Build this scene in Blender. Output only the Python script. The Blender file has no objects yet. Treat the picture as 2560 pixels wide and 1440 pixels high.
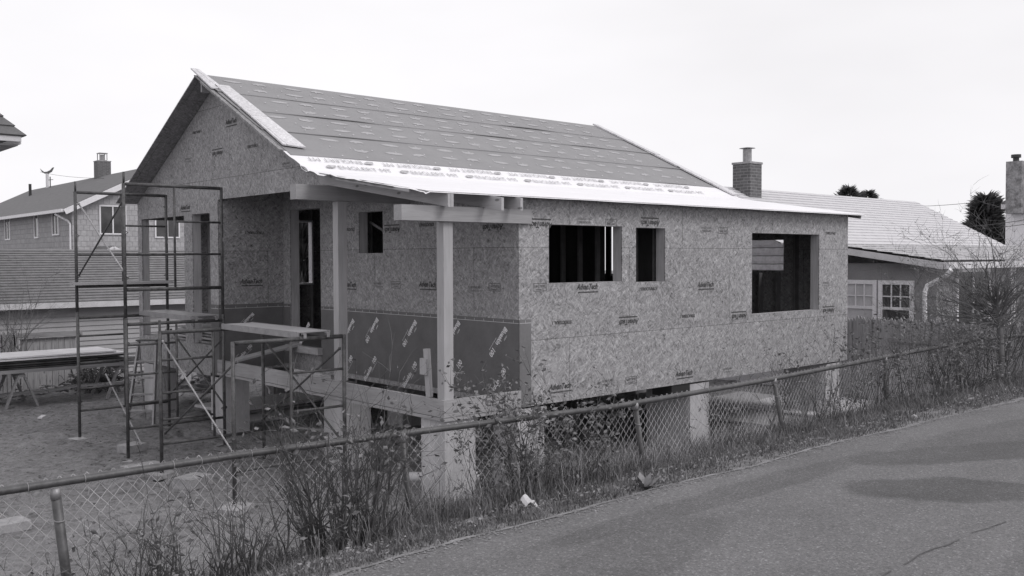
import bpy, math, random
import numpy as np
from mathutils import Vector, Matrix, noise

random.seed(7)
scn = bpy.context.scene
col = scn.collection
PI = math.pi

# ------------------------------------------------------------------ camera
FPX = 2353.0
CAM = Vector((-6.91, -9.02, 3.0))
PITCH = math.atan(-75 / FPX); YAW = math.radians(48.4); ROLL = math.radians(0.22)
FW = Vector((math.cos(PITCH) * math.cos(YAW), math.cos(PITCH) * math.sin(YAW), math.sin(PITCH)))
R0 = Vector((math.sin(YAW), -math.cos(YAW), 0)); U0 = R0.cross(FW)
RT = math.cos(ROLL) * R0 - math.sin(ROLL) * U0
UP = math.sin(ROLL) * R0 + math.cos(ROLL) * U0
cd = bpy.data.cameras.new('camera'); cam = bpy.data.objects.new('camera', cd); col.objects.link(cam)
m = Matrix((RT, UP, -FW)).transposed().to_4x4(); m.translation = CAM
cam.matrix_world = m
cd.sensor_width = 36; cd.lens = 36 * FPX / 2560; cd.clip_end = 2000; cd.clip_start = .05
scn.camera = cam

def ray(px, py): return FW + (px - 1280) / FPX * RT - (py - 720) / FPX * UP
def onY(px, py, k=0): r = ray(px, py); return CAM + r * ((k - CAM.y) / r.y)
def onX(px, py, k=0): r = ray(px, py); return CAM + r * ((k - CAM.x) / r.x)
def onZ(px, py, k=0): r = ray(px, py); return CAM + r * ((k - CAM.z) / r.z)
def at(px, py, d): return CAM + ray(px, py) * d
def onS(px, py):
    n = Vector((0, -.5, 1)); r = ray(px, py); return CAM + r * ((6.05 - 3.1 - n.dot(CAM)) / n.dot(r))

# ------------------------------------------------------------------ tagging
def tag(o, label=None, cat=None, group=None, kind=None):
    if label: o['label'] = label
    if cat: o['category'] = cat
    if group: o['group'] = group
    if kind: o['kind'] = kind
    return o
def thing(name, loc, label, cat, group=None):
    o = bpy.data.objects.new(name, None); col.objects.link(o); o.location = loc; o.empty_display_size = .2
    return tag(o, label, cat, group)

# ------------------------------------------------------------------ mesh builder (world coordinates)
class MB:
    def __init__(s): s.v = []; s.f = []
    def add(s, vs, fs):
        b = len(s.v); s.v += [tuple(v) for v in vs]; s.f += [tuple(b + i for i in f) for f in fs]
    def hexa(s, p):  # 8 pts: bottom 4 ccw, top 4
        s.add(p, [(3, 2, 1, 0), (4, 5, 6, 7), (0, 1, 5, 4), (1, 2, 6, 5), (2, 3, 7, 6), (3, 0, 4, 7)])
    def box(s, a, b):
        x0, y0, z0 = a; x1, y1, z1 = b
        if x0 > x1: x0, x1 = x1, x0
        if y0 > y1: y0, y1 = y1, y0
        if z0 > z1: z0, z1 = z1, z0
        s.hexa([(x0, y0, z0), (x1, y0, z0), (x1, y1, z0), (x0, y1, z0), (x0, y0, z1), (x1, y0, z1), (x1, y1, z1), (x0, y1, z1)])
    def obox(s, c, size, rz=0, rx=0, ry=0):
        M = Matrix.Translation(c) @ Matrix.Rotation(rz, 4, 'Z') @ Matrix.Rotation(ry, 4, 'Y') @ Matrix.Rotation(rx, 4, 'X')
        x, y, z = [k / 2 for k in size]
        s.hexa([M @ Vector(q) for q in [(-x, -y, -z), (x, -y, -z), (x, y, -z), (-x, y, -z), (-x, -y, z), (x, -y, z), (x, y, z), (-x, y, z)]])
    def beam(s, a, b, w, h, up=(0, 0, 1)):  # rectangular bar a->b, w across, h along up
        a = Vector(a); b = Vector(b); d = (b - a).normalized(); u = Vector(up)
        r = d.cross(u).normalized(); u = r.cross(d).normalized()
        p = []
        for q in (a, b):
            p += [q - r * w / 2 - u * h / 2, q + r * w / 2 - u * h / 2, q + r * w / 2 + u * h / 2, q - r * w / 2 + u * h / 2]
        s.add(p, [(3, 2, 1, 0), (4, 5, 6, 7), (0, 1, 5, 4), (1, 2, 6, 5), (2, 3, 7, 6), (3, 0, 4, 7)])
    def tube(s, pts, rs, n=6, cap=True):
        pts = [Vector(p) for p in pts]
        if not isinstance(rs, (list, tuple)): rs = [rs] * len(pts)
        b = len(s.v); prev = None
        for i, p in enumerate(pts):
            d = (pts[min(i + 1, len(pts) - 1)] - pts[max(i - 1, 0)])
            if d.length < 1e-9: d = Vector((0, 0, 1))
            d.normalize()
            if prev is None: x = d.orthogonal().normalized()
            else:
                x = prev - d * prev.dot(d)
                x = x.normalized() if x.length > 1e-6 else d.orthogonal().normalized()
            prev = x; y = d.cross(x)
            for k in range(n):
                t = 2 * PI * k / n
                s.v.append(tuple(p + (x * math.cos(t) + y * math.sin(t)) * rs[i]))
        for i in range(len(pts) - 1):
            for k in range(n):
                k2 = (k + 1) % n
                s.f.append((b + i * n + k, b + i * n + k2, b + (i + 1) * n + k2, b + (i + 1) * n + k))
        if cap and n > 2:
            s.f.append(tuple(b + k for k in reversed(range(n))))
            s.f.append(tuple(b + (len(pts) - 1) * n + k for k in range(n)))
    def grid(s, fn, nu, nv):
        b = len(s.v)
        for j in range(nv + 1):
            for i in range(nu + 1): s.v.append(tuple(fn(i / nu, j / nv)))
        for j in range(nv):
            for i in range(nu):
                a = b + j * (nu + 1) + i
                s.f.append((a, a + 1, a + nu + 2, a + nu + 1))
    def slab(s, q, t):  # 4 top corners ccw from above, thickness down
        q = [Vector(p) for p in q]; n = (q[1] - q[0]).cross(q[3] - q[0]).normalized()
        s.hexa([p - n * t for p in q] + q)
    def build(s, name, mat, parent=None, loc=None, smooth=False):
        me = bpy.data.meshes.new(name)
        L = Vector((0, 0, 0))
        if parent is not None:
            p = parent
            while p.parent: p = p.parent
            L = Vector(p.location)
        elif loc is not None: L = Vector(loc)
        v = np.array(s.v, dtype=np.float32).reshape(-1, 3) - np.array(L, dtype=np.float32)
        me.from_pydata(v.tolist(), [], s.f)
        me.materials.append(mat)
        if smooth: me.polygons.foreach_set('use_smooth', [True] * len(me.polygons))
        me.update()
        o = bpy.data.objects.new(name, me); col.objects.link(o)
        if parent is not None: o.parent = parent
        else: o.location = L
        return o

# ------------------------------------------------------------------ materials
def new_mat(name):
    mt = bpy.data.materials.new(name); mt.use_nodes = True
    nt = mt.node_tree; bs = nt.nodes['Principled BSDF']
    return mt, nt, bs
class NT:
    def __init__(s, nt): s.nt = nt
    def n(s, typ, **kw):
        nd = s.nt.nodes.new(typ)
        for k, v in kw.items():
            if k == 'ins':
                for kk, vv in v.items():
                    if hasattr(vv, 'is_output'): s.nt.links.new(vv, nd.inputs[kk])
                    else: nd.inputs[kk].default_value = vv
            else: setattr(nd, k, v)
        return nd
    def math(s, op, a, b=0.0, c=None, clamp=False):
        nd = s.n('ShaderNodeMath', operation=op, use_clamp=clamp)
        for i, x in enumerate((a, b) if c is None else (a, b, c)):
            if hasattr(x, 'is_output'): s.nt.links.new(x, nd.inputs[i])
            else: nd.inputs[i].default_value = x
        return nd.outputs[0]
    def pos(s): return s.n('ShaderNodeNewGeometry').outputs['Position']
    def mapping(s, vec, scale=(1, 1, 1), rot=(0, 0, 0), loc=(0, 0, 0)):
        nd = s.n('ShaderNodeMapping'); s.nt.links.new(vec, nd.inputs['Vector'])
        nd.inputs['Scale'].default_value = scale; nd.inputs['Rotation'].default_value = rot; nd.inputs['Location'].default_value = loc
        return nd.outputs[0]
    def noise(s, vec, scale, detail=3, rough=.55, dist=0):
        nd = s.n('ShaderNodeTexNoise', ins={'Scale': scale, 'Detail': detail, 'Roughness': rough, 'Distortion': dist})
        s.nt.links.new(vec, nd.inputs['Vector']); return nd.outputs[0]
    def maprange(s, x, a, b, c, d, smooth=False):
        nd = s.n('ShaderNodeMapRange', interpolation_type='SMOOTHSTEP' if smooth else 'LINEAR')
        s.nt.links.new(x, nd.inputs[0])
        for i, v in enumerate((a, b, c, d)): nd.inputs[i + 1].default_value = v
        return nd.outputs[0]
    def grey(s, val, bs):  # neutral grey with the faint violet cast of the print
        nd = s.n('ShaderNodeCombineColor')
        s.nt.links.new(val, nd.inputs[0]); s.nt.links.new(s.math('MULTIPLY', val, .985), nd.inputs[1]); s.nt.links.new(s.math('MULTIPLY', val, 1.015), nd.inputs[2])
        s.nt.links.new(nd.outputs[0], bs.inputs['Base Color'])
    def bump(s, h, bs, strength=.4, dist=.01):
        nd = s.n('ShaderNodeBump', ins={'Strength': strength, 'Distance': dist}); s.nt.links.new(h, nd.inputs['Height'])
        s.nt.links.new(nd.outputs[0], bs.inputs['Normal'])

def simple(name, g, rough=.8, var=.25, scale=6, bump=0, metallic=0, fine=60, finev=.12, stretch=(1, 1, 1), dist=.01):
    mt, nt, bs = new_mat(name); N = NT(nt)
    p = N.mapping(N.pos(), scale=stretch)
    a = N.noise(p, scale, 4); b = N.noise(p, fine, 3)
    v = N.math('ADD', N.maprange(a, .3, .7, 1 - var, 1 + var), N.maprange(b, .3, .7, -finev, finev))
    N.grey(N.math('MULTIPLY', v, g), bs)
    bs.inputs['Roughness'].default_value = rough; bs.inputs['Metallic'].default_value = metallic
    if bump: N.bump(b, bs, bump, dist)
    return mt

def uv2(N, axis):
    sep = N.n('ShaderNodeSeparateXYZ'); N.nt.links.new(N.pos(), sep.inputs[0])
    cb = N.n('ShaderNodeCombineXYZ')
    a, b = {'x': (1, 2), 'y': (0, 2), 'z': (0, 1)}[axis]
    N.nt.links.new(sep.outputs[a], cb.inputs[0]); N.nt.links.new(sep.outputs[b], cb.inputs[1])
    return cb.outputs[0]

def osb(name, axis, g=.36, contrast=1.0):
    mt, nt, bs = new_mat(name); N = NT(nt)
    uv = uv2(N, axis)
    wn = N.n('ShaderNodeTexNoise', ins={'Scale': 2.2, 'Detail': 2.0}); nt.links.new(uv, wn.inputs['Vector'])
    wv = N.n('ShaderNodeVectorMath', operation='SCALE'); nt.links.new(wn.outputs['Color'], wv.inputs[0]); wv.inputs['Scale'].default_value = .22
    ad = N.n('ShaderNodeVectorMath', operation='ADD'); nt.links.new(uv, ad.inputs[0]); nt.links.new(wv.outputs[0], ad.inputs[1])
    acc = None; hs = None
    for k, (ang, sx, sy, w) in enumerate([(.85, 18, 60, .46), (-.55, 17, 66, .38), (1.6, 20, 62, .30), (.2, 26, 90, .32), (2.3, 13, 46, .34)]):
        r = N.n('ShaderNodeVectorRotate', rotation_type='Z_AXIS', ins={'Angle': ang}); nt.links.new(ad.outputs[0], r.inputs['Vector'])
        mp = N.mapping(r.outputs[0], scale=(sx, sy, 1), loc=(k * 3.1, k * 1.7, 0))
        vo = N.n('ShaderNodeTexVoronoi', voronoi_dimensions='2D', feature='F1', ins={'Scale': 1.0, 'Randomness': 1.0}); nt.links.new(mp, vo.inputs['Vector'])
        sp = N.n('ShaderNodeSeparateColor'); nt.links.new(vo.outputs['Color'], sp.inputs[0])
        hi = N.maprange(sp.outputs[0], .80, .96, 0, 1)
        lo = N.maprange(sp.outputs[1], .84, .95, 0, -.8)
        t = N.math('MULTIPLY', N.math('ADD', hi, lo), w)
        acc = t if acc is None else N.math('ADD', acc, t)
    mid = N.maprange(N.noise(uv, 14, 5, .7), .3, .7, -.18, .18)
    big = N.maprange(N.noise(uv, 1.3, 3), .3, .7, -.10, .10)
    dots = N.maprange(N.noise(uv, 95, 2), .30, .36, -.3, 0)
    v = N.math('ADD', N.math('ADD', N.math('ADD', acc, mid), big), dots)
    v = N.math('MULTIPLY_ADD', v, contrast * .9, 1.0)
    # sheet joints every 1.22 m by 2.44 m
    br = N.n('ShaderNodeTexBrick', ins={'Scale': 1.0, 'Mortar Size': .0035, 'Brick Width': 2.44, 'Row Height': 1.22, 'Mortar Smooth': 0.0})
    br.inputs['Color1'].default_value = (1, 1, 1, 1); br.inputs['Color2'].default_value = (.89, .89, .89, 1); br.inputs['Mortar'].default_value = (.34, .34, .34, 1)
    nt.links.new(N.mapping(uv, loc=(.3, .52, 0)), br.inputs['Vector'])
    sp = N.n('ShaderNodeSeparateColor'); nt.links.new(br.outputs['Color'], sp.inputs[0])
    v = N.math('MULTIPLY', N.math('MULTIPLY', v, g), sp.outputs[0])
    N.grey(N.math('MAXIMUM', v, .02), bs)
    bs.inputs['Roughness'].default_value = .72
    N.bump(acc, bs, .35, .004)
    return mt

def wood(name, g, axis='x', knots=True, var=.18, rough=.7):
    # grain runs along world axis
    mt, nt, bs = new_mat(name); N = NT(nt)
    sc = {'x': (.6, 9, 9), 'y': (9, .6, 9), 'z': (9, 9, .6)}[axis]
    p = N.mapping(N.pos(), scale=sc)
    a = N.noise(p, 3.0, 5, .6, 1.2)
    b = N.noise(N.pos(), 1.7, 2)
    v = N.math('ADD', N.maprange(a, .3, .7, 1 - var, 1 + var), N.maprange(b, .3, .7, -.08, .08))
    if knots:
        sk = {'x': (2.6, 7, 7), 'y': (7, 2.6, 7), 'z': (7, 7, 2.6)}[axis]
        vo = N.n('ShaderNodeTexVoronoi', feature='F1', ins={'Scale': 1.0}); nt.links.new(N.mapping(N.pos(), scale=sk), vo.inputs['Vector'])
        v = N.math('MULTIPLY', v, N.maprange(vo.outputs['Distance'], .10, .16, .42, 1, True))
    N.grey(N.math('MULTIPLY', v, g), bs)
    bs.inputs['Roughness'].default_value = rough
    N.bump(a, bs, .15, .003)
    return mt

def bricks(name, axis, g1, g2, mortar, w, h, ms=.06, rough=.85, off=.5, scale=1):
    mt, nt, bs = new_mat(name); N = NT(nt)
    uv = uv2(N, axis) if axis != 'xy' else None
    if axis == 'xy':
        sep = N.n('ShaderNodeSeparateXYZ'); nt.links.new(N.pos(), sep.inputs[0])
        cb = N.n('ShaderNodeCombineXYZ'); nt.links.new(N.math('ADD', sep.outputs[0], sep.outputs[1]), cb.inputs[0]); nt.links.new(sep.outputs[2], cb.inputs[1]); uv = cb.outputs[0]
    br = N.n('ShaderNodeTexBrick', ins={'Scale': 1.0, 'Mortar Size': h * ms, 'Brick Width': w, 'Row Height': h, 'Bias': 0.0}); br.offset = off
    for k, g in (('Color1', g1), ('Color2', g2), ('Mortar', mortar)): br.inputs[k].default_value = (g, g, g, 1)
    wob = N.n('ShaderNodeVectorMath', operation='ADD'); nt.links.new(uv, wob.inputs[0])
    nn = N.n('ShaderNodeTexNoise', ins={'Scale': 5.0}); nt.links.new(uv, nn.inputs['Vector'])
    sc_ = N.n('ShaderNodeVectorMath', operation='SCALE'); nt.links.new(nn.outputs['Color'], sc_.inputs[0]); sc_.inputs['Scale'].default_value = h * .12
    nt.links.new(sc_.outputs[0], wob.inputs[1]); nt.links.new(wob.outputs[0], br.inputs['Vector'])
    sp = N.n('ShaderNodeSeparateColor'); nt.links.new(br.outputs['Color'], sp.inputs[0])
    v = N.math('MULTIPLY', sp.outputs[0], N.maprange(N.noise(uv, 7, 4, .7), .3, .7, .82, 1.18))
    N.grey(v, bs); bs.inputs['Roughness'].default_value = rough
    return mt

def asphalt_mat():
    mt, nt, bs = new_mat('asphalt'); N = NT(nt)
    p = N.pos()
    sp = N.n('ShaderNodeTexNoise', ins={'Scale': 65.0, 'Detail': 4.0, 'Roughness': .9}); nt.links.new(p, sp.inputs['Vector'])
    vo = N.n('ShaderNodeTexVoronoi', feature='F1', ins={'Scale': 95.0}); nt.links.new(p, vo.inputs['Vector'])
    vs = N.n('ShaderNodeSeparateColor'); nt.links.new(vo.outputs['Color'], vs.inputs[0])
    speck = N.math('ADD', N.maprange(sp.outputs[0], .35, .65, -.48, .48), N.maprange(vs.outputs[0], .88, 1.0, 0, .9))
    big = N.maprange(N.noise(N.mapping(p, scale=(1, 1.6, 1)), 1.1, 5, .6), .3, .7, -.13, .13)
    tot = None
    wob = N.noise(p, 2.4, 4, .6)
    for cx, cy, ang, a, b, depth in [(-.22, -6.1, -.75, .72, .36, .42), (1.35, -5.75, -.45, 1.5, .34, .38), (2.2, -5.5, -.1, 1.9, .33, .22), (-2.9, -5.6, .2, .9, .3, .18), (-4.6, -7.2, .5, 1.2, .5, .10), (-1.5, -7.4, .3, 1.3, .4, .16), (-1.2, -5.15, 0, 2.2, .16, .22)]:
        mp = N.mapping(N.mapping(p, loc=(-cx, -cy, -1.35)), rot=(0, 0, -ang))
        mp = N.mapping(mp, scale=(1 / a, 1 / b, 0))
        ln = N.n('ShaderNodeVectorMath', operation='LENGTH'); nt.links.new(mp, ln.inputs[0])
        e = N.math('MULTIPLY', N.math('SUBTRACT', wob, .5), .8)
        k = N.maprange(N.math('ADD', ln.outputs['Value'], e), .82, 1.12, -depth, 0, True)
        tot = k if tot is None else N.math('MINIMUM', tot, k)
    v = N.math('ADD', N.math('ADD', 1.0, big), tot)
    v = N.math('MULTIPLY', v, N.math('ADD', 1.0, speck))
    N.grey(N.math('MULTIPLY', v, .127), bs)
    bs.inputs['Roughness'].default_value = .85
    N.bump(sp.outputs[0], bs, .5, .006)
    return mt

def ground_mat():
    mt, nt, bs = new_mat('sandy_soil'); N = NT(nt)
    p = N.pos()
    a = N.noise(p, .8, 5, .6); b = N.noise(p, 7, 6, .7); c = N.noise(p, 60, 3)
    v = N.math('ADD', N.maprange(a, .3, .7, .8, 1.2), N.math('ADD', N.maprange(b, .3, .7, -.3, .3), N.maprange(c, .3, .7, -.12, .12)))
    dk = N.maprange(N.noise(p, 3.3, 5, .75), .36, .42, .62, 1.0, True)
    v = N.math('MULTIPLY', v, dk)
    v = N.math('MULTIPLY', v, N.math('MULTIPLY', N.maprange(N.noise(p, 8, 3, .6), .36, .44, .66, 1.0, True), N.maprange(N.noise(p, 21, 3, .7), .34, .44, .72, 1.0, True)))  # dark noise marks painted in place of footprint shading in the sand
    N.grey(N.math('MULTIPLY', v, .28), bs); bs.inputs['Roughness'].default_value = .95
    N.bump(N.math('ADD', b, N.math('MULTIPLY', N.noise(p, 22, 4, .7), .5)), bs, 1.0, .12)
    return mt

M = dict(
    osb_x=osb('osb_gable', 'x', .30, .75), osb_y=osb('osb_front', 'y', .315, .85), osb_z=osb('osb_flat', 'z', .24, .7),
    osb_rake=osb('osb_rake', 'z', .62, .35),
    wood_x=wood('lumber_along_x', .36, 'x'), wood_y=wood('lumber_along_y', .36, 'y'), wood_z=wood('lumber_upright', .44, 'z', False),
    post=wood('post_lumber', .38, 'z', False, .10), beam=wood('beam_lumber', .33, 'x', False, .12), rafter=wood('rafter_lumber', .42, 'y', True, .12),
    deck=wood('deck_lumber', .34, 'y', True, .16), deckx=wood('deck_lumber_x', .34, 'x', True, .14),
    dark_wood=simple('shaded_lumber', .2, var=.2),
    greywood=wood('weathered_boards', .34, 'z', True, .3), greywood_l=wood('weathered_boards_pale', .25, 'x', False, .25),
    darkboard=simple('dark_old_boards', .05, var=.5, scale=3, stretch=(1, 1, .3)),  # stacked sheets, and the added partitions that darken the interior
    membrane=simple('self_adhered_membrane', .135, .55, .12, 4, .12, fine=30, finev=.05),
    membrane_s=simple('membrane_sunny', .17, .5, .1, 4, .12, fine=30, finev=.05),  # same membrane, paler: front wall light put into the colour
    ink=simple('black_ink', .075, .8, .5, 30), ink_soft=simple('worn_ink', .10, .85, .5, 40), inkgrey=simple('grey_ink', .42, .7, .3, 20),
    white_ink=simple('white_ink', .75, .6, .15, 30), grey_ink2=simple('pale_grey_ink', .26, .6, .2),
    line=simple('white_line', .6, .6, .15),
    under=simple('roof_underlayment', .235, .6, .06, 2.5, .12, fine=14, finev=.02, dist=.02),
    undermark=simple('underlayment_mark', .36, .6, .1, 30),
    underline=simple('underlayment_edge', .05, .7, .3),  # painted lap shade, and the tar paper
    white_mem=simple('white_metal_underlay', .80, .5, .03, 3, .5, fine=9, finev=.03, stretch=(.25, 1, 1), dist=.012),
    concrete=simple('pier_concrete', .42, .85, .22, 2.6, .3, fine=50, finev=.10, stretch=(1, 1, .25)),
    concrete_l=simple('pale_concrete', .30, .85, .25, 8, .3),
    steel=simple('scaffold_steel', .075, .5, .45, 14, .2, fine=70, finev=.3), steel_l=simple('galvanised_brace', .34, .4, .3, 20, metallic=.3),
    galv=simple('galvanised_pipe', .09, .5, .3, 12, .15, metallic=.25), wire=simple('galvanised_wire', .45, .6, .45, 5),
    galv_l=simple('bright_galvanised', .3, .4, .2, 12, metallic=.3),
    alu=simple('aluminium_deck', .3, .5, .15, 9, metallic=.2),
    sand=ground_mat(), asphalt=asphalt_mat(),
    edge=simple('sandy_road_edge', .2, .95, .3, 8, .5, fine=60, finev=.35),
    soffit=simple('painted_soffit', .28, .7, .1), white=simple('white_paint', .72, .6, .06), offwhite=simple('dull_white_paint', .6, .7, .12, 3),
    glass=simple('window_glass', .06, .12, .3, 2), glass_l=simple('curtained_glass', .55, .2, .15, 3),
    shingle_roof=simple('grey_shingles', .19, .9, .18, 5, fine=26, finev=.16),
    roof_dark=simple('dark_shingle_roof', .13, .9, .15, 4, fine=40, finev=.1),
    cedar=bricks('cedar_shingles', 'y', .36, .42, .27, .27, .26, .06), cedar_x=bricks('cedar_shingles_side', 'x', .29, .35, .21, .27, .26, .06),  # side copy is darker, its shade put into the colour
    roof_w=simple('pale_shingles', .56, .85, .07, 5, fine=22, finev=.05),
    siding=simple('pale_siding', .38, .6, .06, 2), siding_w=simple('white_siding', .82, .6, .04, 2),
    darkish=simple('crack_fill', .09, .9, .4, 8), debris=simple('dark_debris', .06, .9, .4, 8),
    pale_leaf=simple('pale_leaves', .20, .7, .25, 14),
    siding_l=bricks('white_lap_siding', 'x', .88, .86, .30, 9.0, .19, .07, .6),  # dark row lines paint the shadow under each siding board
    roof_low=simple('worn_pale_roofing', .42, .9, .3, 6, fine=25, finev=.2),
    brick=bricks('brick', 'xy', .085, .125, .20, .21, .075, .12), stone=simple('rubble_stone', .24, .9, .4, 5, .3, fine=20, finev=.2),
    wallgrey=simple('grey_wall', .27, .8, .08, 2),
    twig=simple('bare_twigs', .085, .9, .35, 9), twig_l=simple('pale_twigs', .16, .9, .3, 9), bark=simple('bark', .12, .9, .4, 8, .4),
    leaf=simple('shrub_leaves', .15, .7, .45, 25), evergreen=simple('evergreen_needles', .07, .8, .5, 3),
    grass=simple('grass_blades', .14, .8, .5, 3, fine=55, finev=.45), grass_dry=simple('dry_grass', .20, .85, .4, 4, fine=50, finev=.3),
    paper=simple('paper', .5, .7, .1), plastic=simple('white_plastic', .5, .4, .1), black=simple('black_paint', .03, .5, .2),
    litter=simple('dead_leaves', .22, .85, .5, 12),
)

# ------------------------------------------------------------------ text -> mesh data
_tc = {}
def text_data(s, shear=0.0, bold=0.0):
    k = (s, shear, bold)
    if k in _tc: return _tc[k]
    cu = bpy.data.curves.new('t', 'FONT'); cu.body = s; cu.size = 1; cu.shear = shear; cu.offset = bold
    cu.align_x = 'CENTER'; cu.align_y = 'CENTER'; cu.resolution_u = 2
    o = bpy.data.objects.new('t', cu); col.objects.link(o)
    dg = bpy.context.evaluated_depsgraph_get(); me = bpy.data.meshes.new_from_object(o.evaluated_get(dg))
    vs = [(v.co.x, v.co.y) for v in me.vertices]; fs = [tuple(p.vertices) for p in me.polygons]
    bpy.data.objects.remove(o); bpy.data.curves.remove(cu); bpy.data.meshes.remove(me)
    xs = [v[0] for v in vs]; ys = [v[1] for v in vs]
    cx = (min(xs) + max(xs)) / 2; cy = (min(ys) + max(ys)) / 2; w = max(xs) - min(xs)
    _tc[k] = ([((x - cx) / w, (y - cy) / w) for x, y in vs], fs)
    return _tc[k]
def put2d(mb, vs, fs, c, u, v, width, rot=0, off=(0, 0), h=1.0):
    c = Vector(c); u = Vector(u).normalized(); v = Vector(v).normalized()
    cr, sr = math.cos(rot), math.sin(rot)
    out = []
    for x, y in vs:
        x = x * width + off[0]; y = y * width * h + off[1]
        out.append(c + u * (x * cr - y * sr) + v * (x * sr + y * cr))
    mb.add(out, fs)
def put_text(mb, s, c, u, v, width, rot=0, shear=0, bold=0, off=(0, 0), h=1.0):
    vs, fs = text_data(s, shear, bold); put2d(mb, vs, fs, c, u, v, width, rot, off, h)
def rect2(w, h): return [(-w / 2, -h / 2), (w / 2, -h / 2), (w / 2, h / 2), (-w / 2, h / 2)], [(0, 1, 2, 3)]
def logo(mb, c, u, v, flip, w=.42):
    rot = PI if flip else 0
    put_text(mb, 'AdvanTech', c, u, v, w, rot, .35, .034, (0, .014), 1.2)
    vs, fs = rect2(1, .045); put2d(mb, vs, fs, c, u, v, w * .96, rot, (.02, -.062))
def outline2(w, h, t=.006):
    vs = []; fs = []
    for (a, b, c_, d) in [(-w/2, -h/2, w/2, -h/2+t), (-w/2, h/2-t, w/2, h/2), (-w/2, -h/2+t, -w/2+t, h/2-t), (w/2-t, -h/2+t, w/2, h/2-t)]:
        k = len(vs); vs += [(a, b), (c_, b), (c_, d), (a, d)]; fs.append((k, k+1, k+2, k+3))
    return vs, fs
def lifetime(mb, c, u, v, flip, w=.24):
    rot = PI if flip else 0
    put_text(mb, 'LIFETIME', c, u, v, w * .8, rot, 0, 0, (0, .012))
    put_text(mb, 'WARRANTY', c, u, v, w * .62, rot, 0, 0, (0, -.028))
    vs, fs = outline2(w, .105); put2d(mb, vs, fs, c, u, v, 1, rot)
def structural(mb, c, u, v, flip, w=.36):
    put_text(mb, 'STRUCTURAL 1', c, u, v, w, PI if flip else 0, 0, .035, (0, 0), 1.15)
def smallprint(mb, c, u, v, flip, w=.3):
    rot = PI if flip else 0
    put_text(mb, 'EXPOSURE 1', c, u, v, w * .8, rot, 0, 0, (0, .02))
    vs, fs = rect2(1, .012); put2d(mb, vs, fs, c, u, v, w, rot, (0, -.02)); put2d(mb, vs, fs, c, u, v, w * .8, rot, (0, -.035))
def blueskin(mbw, mbg, c, u, v, rot, w=.54):
    put_text(mbw, 'Blueskin', c, u, v, w * .55, rot, 0, .032, (-w * .25, 0), 1.15)
    put_text(mbg, 'VP', c, u, v, w * .12, rot, .2, .0, (w * .11, 0), 1.0)
    put_text(mbw, '100', c, u, v, w * .22, rot, 0, .032, (w * .30, 0), 1.2)
    put_text(mbw, 'HENRY', c, u, v, w * .16, rot, 0, .02, (-w * .32, w * .13))
    put_text(mbw, 'self-adhered membrane', c, u, v, w * .42, rot, 0, .01, (w * .12, -w * .12))

# ------------------------------------------------------------------ wall helper
def wall_pt(axis, off, sgn):
    if axis == 'y': return lambda u, t, z: (u, off + sgn * t, z)
    return lambda u, t, z: (off + sgn * t, u, z)
def slab_wall(mb, axis, off, sgn, u0, u1, zb, top, holes, t0, t1, extra=()):
    P_ = wall_pt(axis, off, sgn)
    us = sorted({u0, u1, *[h[0] for h in holes], *[h[1] for h in holes], *extra})
    us = [u for u in us if u0 <= u <= u1]
    tf = top if callable(top) else (lambda u: top)
    for a, b in zip(us[:-1], us[1:]):
        mid = (a + b) / 2
        cuts = sorted([(h[2], h[3]) for h in holes if h[0] < mid < h[1]])
        z = zb
        segs = []
        for c0, c1 in cuts:
            if c0 > z + 1e-4: segs.append((z, c0, c0))
            z = c1
        segs.append((z, tf(a), tf(b)))
        for z0, za, zb_ in segs:
            if za <= z0 + 1e-4 and zb_ <= z0 + 1e-4: continue
            pts = [P_(a, t0, z0), P_(b, t0, z0), P_(b, t1, z0), P_(a, t1, z0), P_(a, t0, za), P_(b, t0, zb_), P_(b, t1, zb_), P_(a, t1, za)]
            mb.hexa(pts)
def studs_wall(mb, axis, off, sgn, u0, u1, zb, top, holes, t0, t1, step=.4, w=.038):
    tf = top if callable(top) else (lambda u: top)
    u = u0 + .02
    while u < u1 - w:
        lo, hi = zb, min(tf(u), tf(u + w)) - .002
        segs = [(lo, hi)]
        for h in holes:
            if h[0] - .05 < u + w / 2 < h[1] + .05:
                ns = []
                for a, b in segs:
                    if h[2] - .05 > a: ns.append((a, min(b, h[2] - .05)))
                    if h[3] + .05 < b: ns.append((max(a, h[3] + .05), b))
                segs = ns
        for a, b in segs:
            P_ = wall_pt(axis, off, sgn)
            if b - a > .03: mb.box(P_(u, t0, a), P_(u + w, t1, b))
        u += step
def liner(mb, axis, off, sgn, h, t0, t1, th=.04, bottom=True):
    P_ = wall_pt(axis, off, sgn); a, b, z0, z1 = h
    mb.box(P_(a - th, t0, z0 - (th if bottom else 0)), P_(a, t1, z1 + th)); mb.box(P_(b, t0, z0 - (th if bottom else 0)), P_(b + th, t1, z1 + th))
    mb.box(P_(a, t0, z1), P_(b, t1, z1 + th))
    if bottom: mb.box(P_(a, t0, z0 - th), P_(b, t1, z0))
def tb(fn, name, mat, parent):
    mb = MB(); fn(mb); return mb.build(name, mat, parent)

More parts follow.
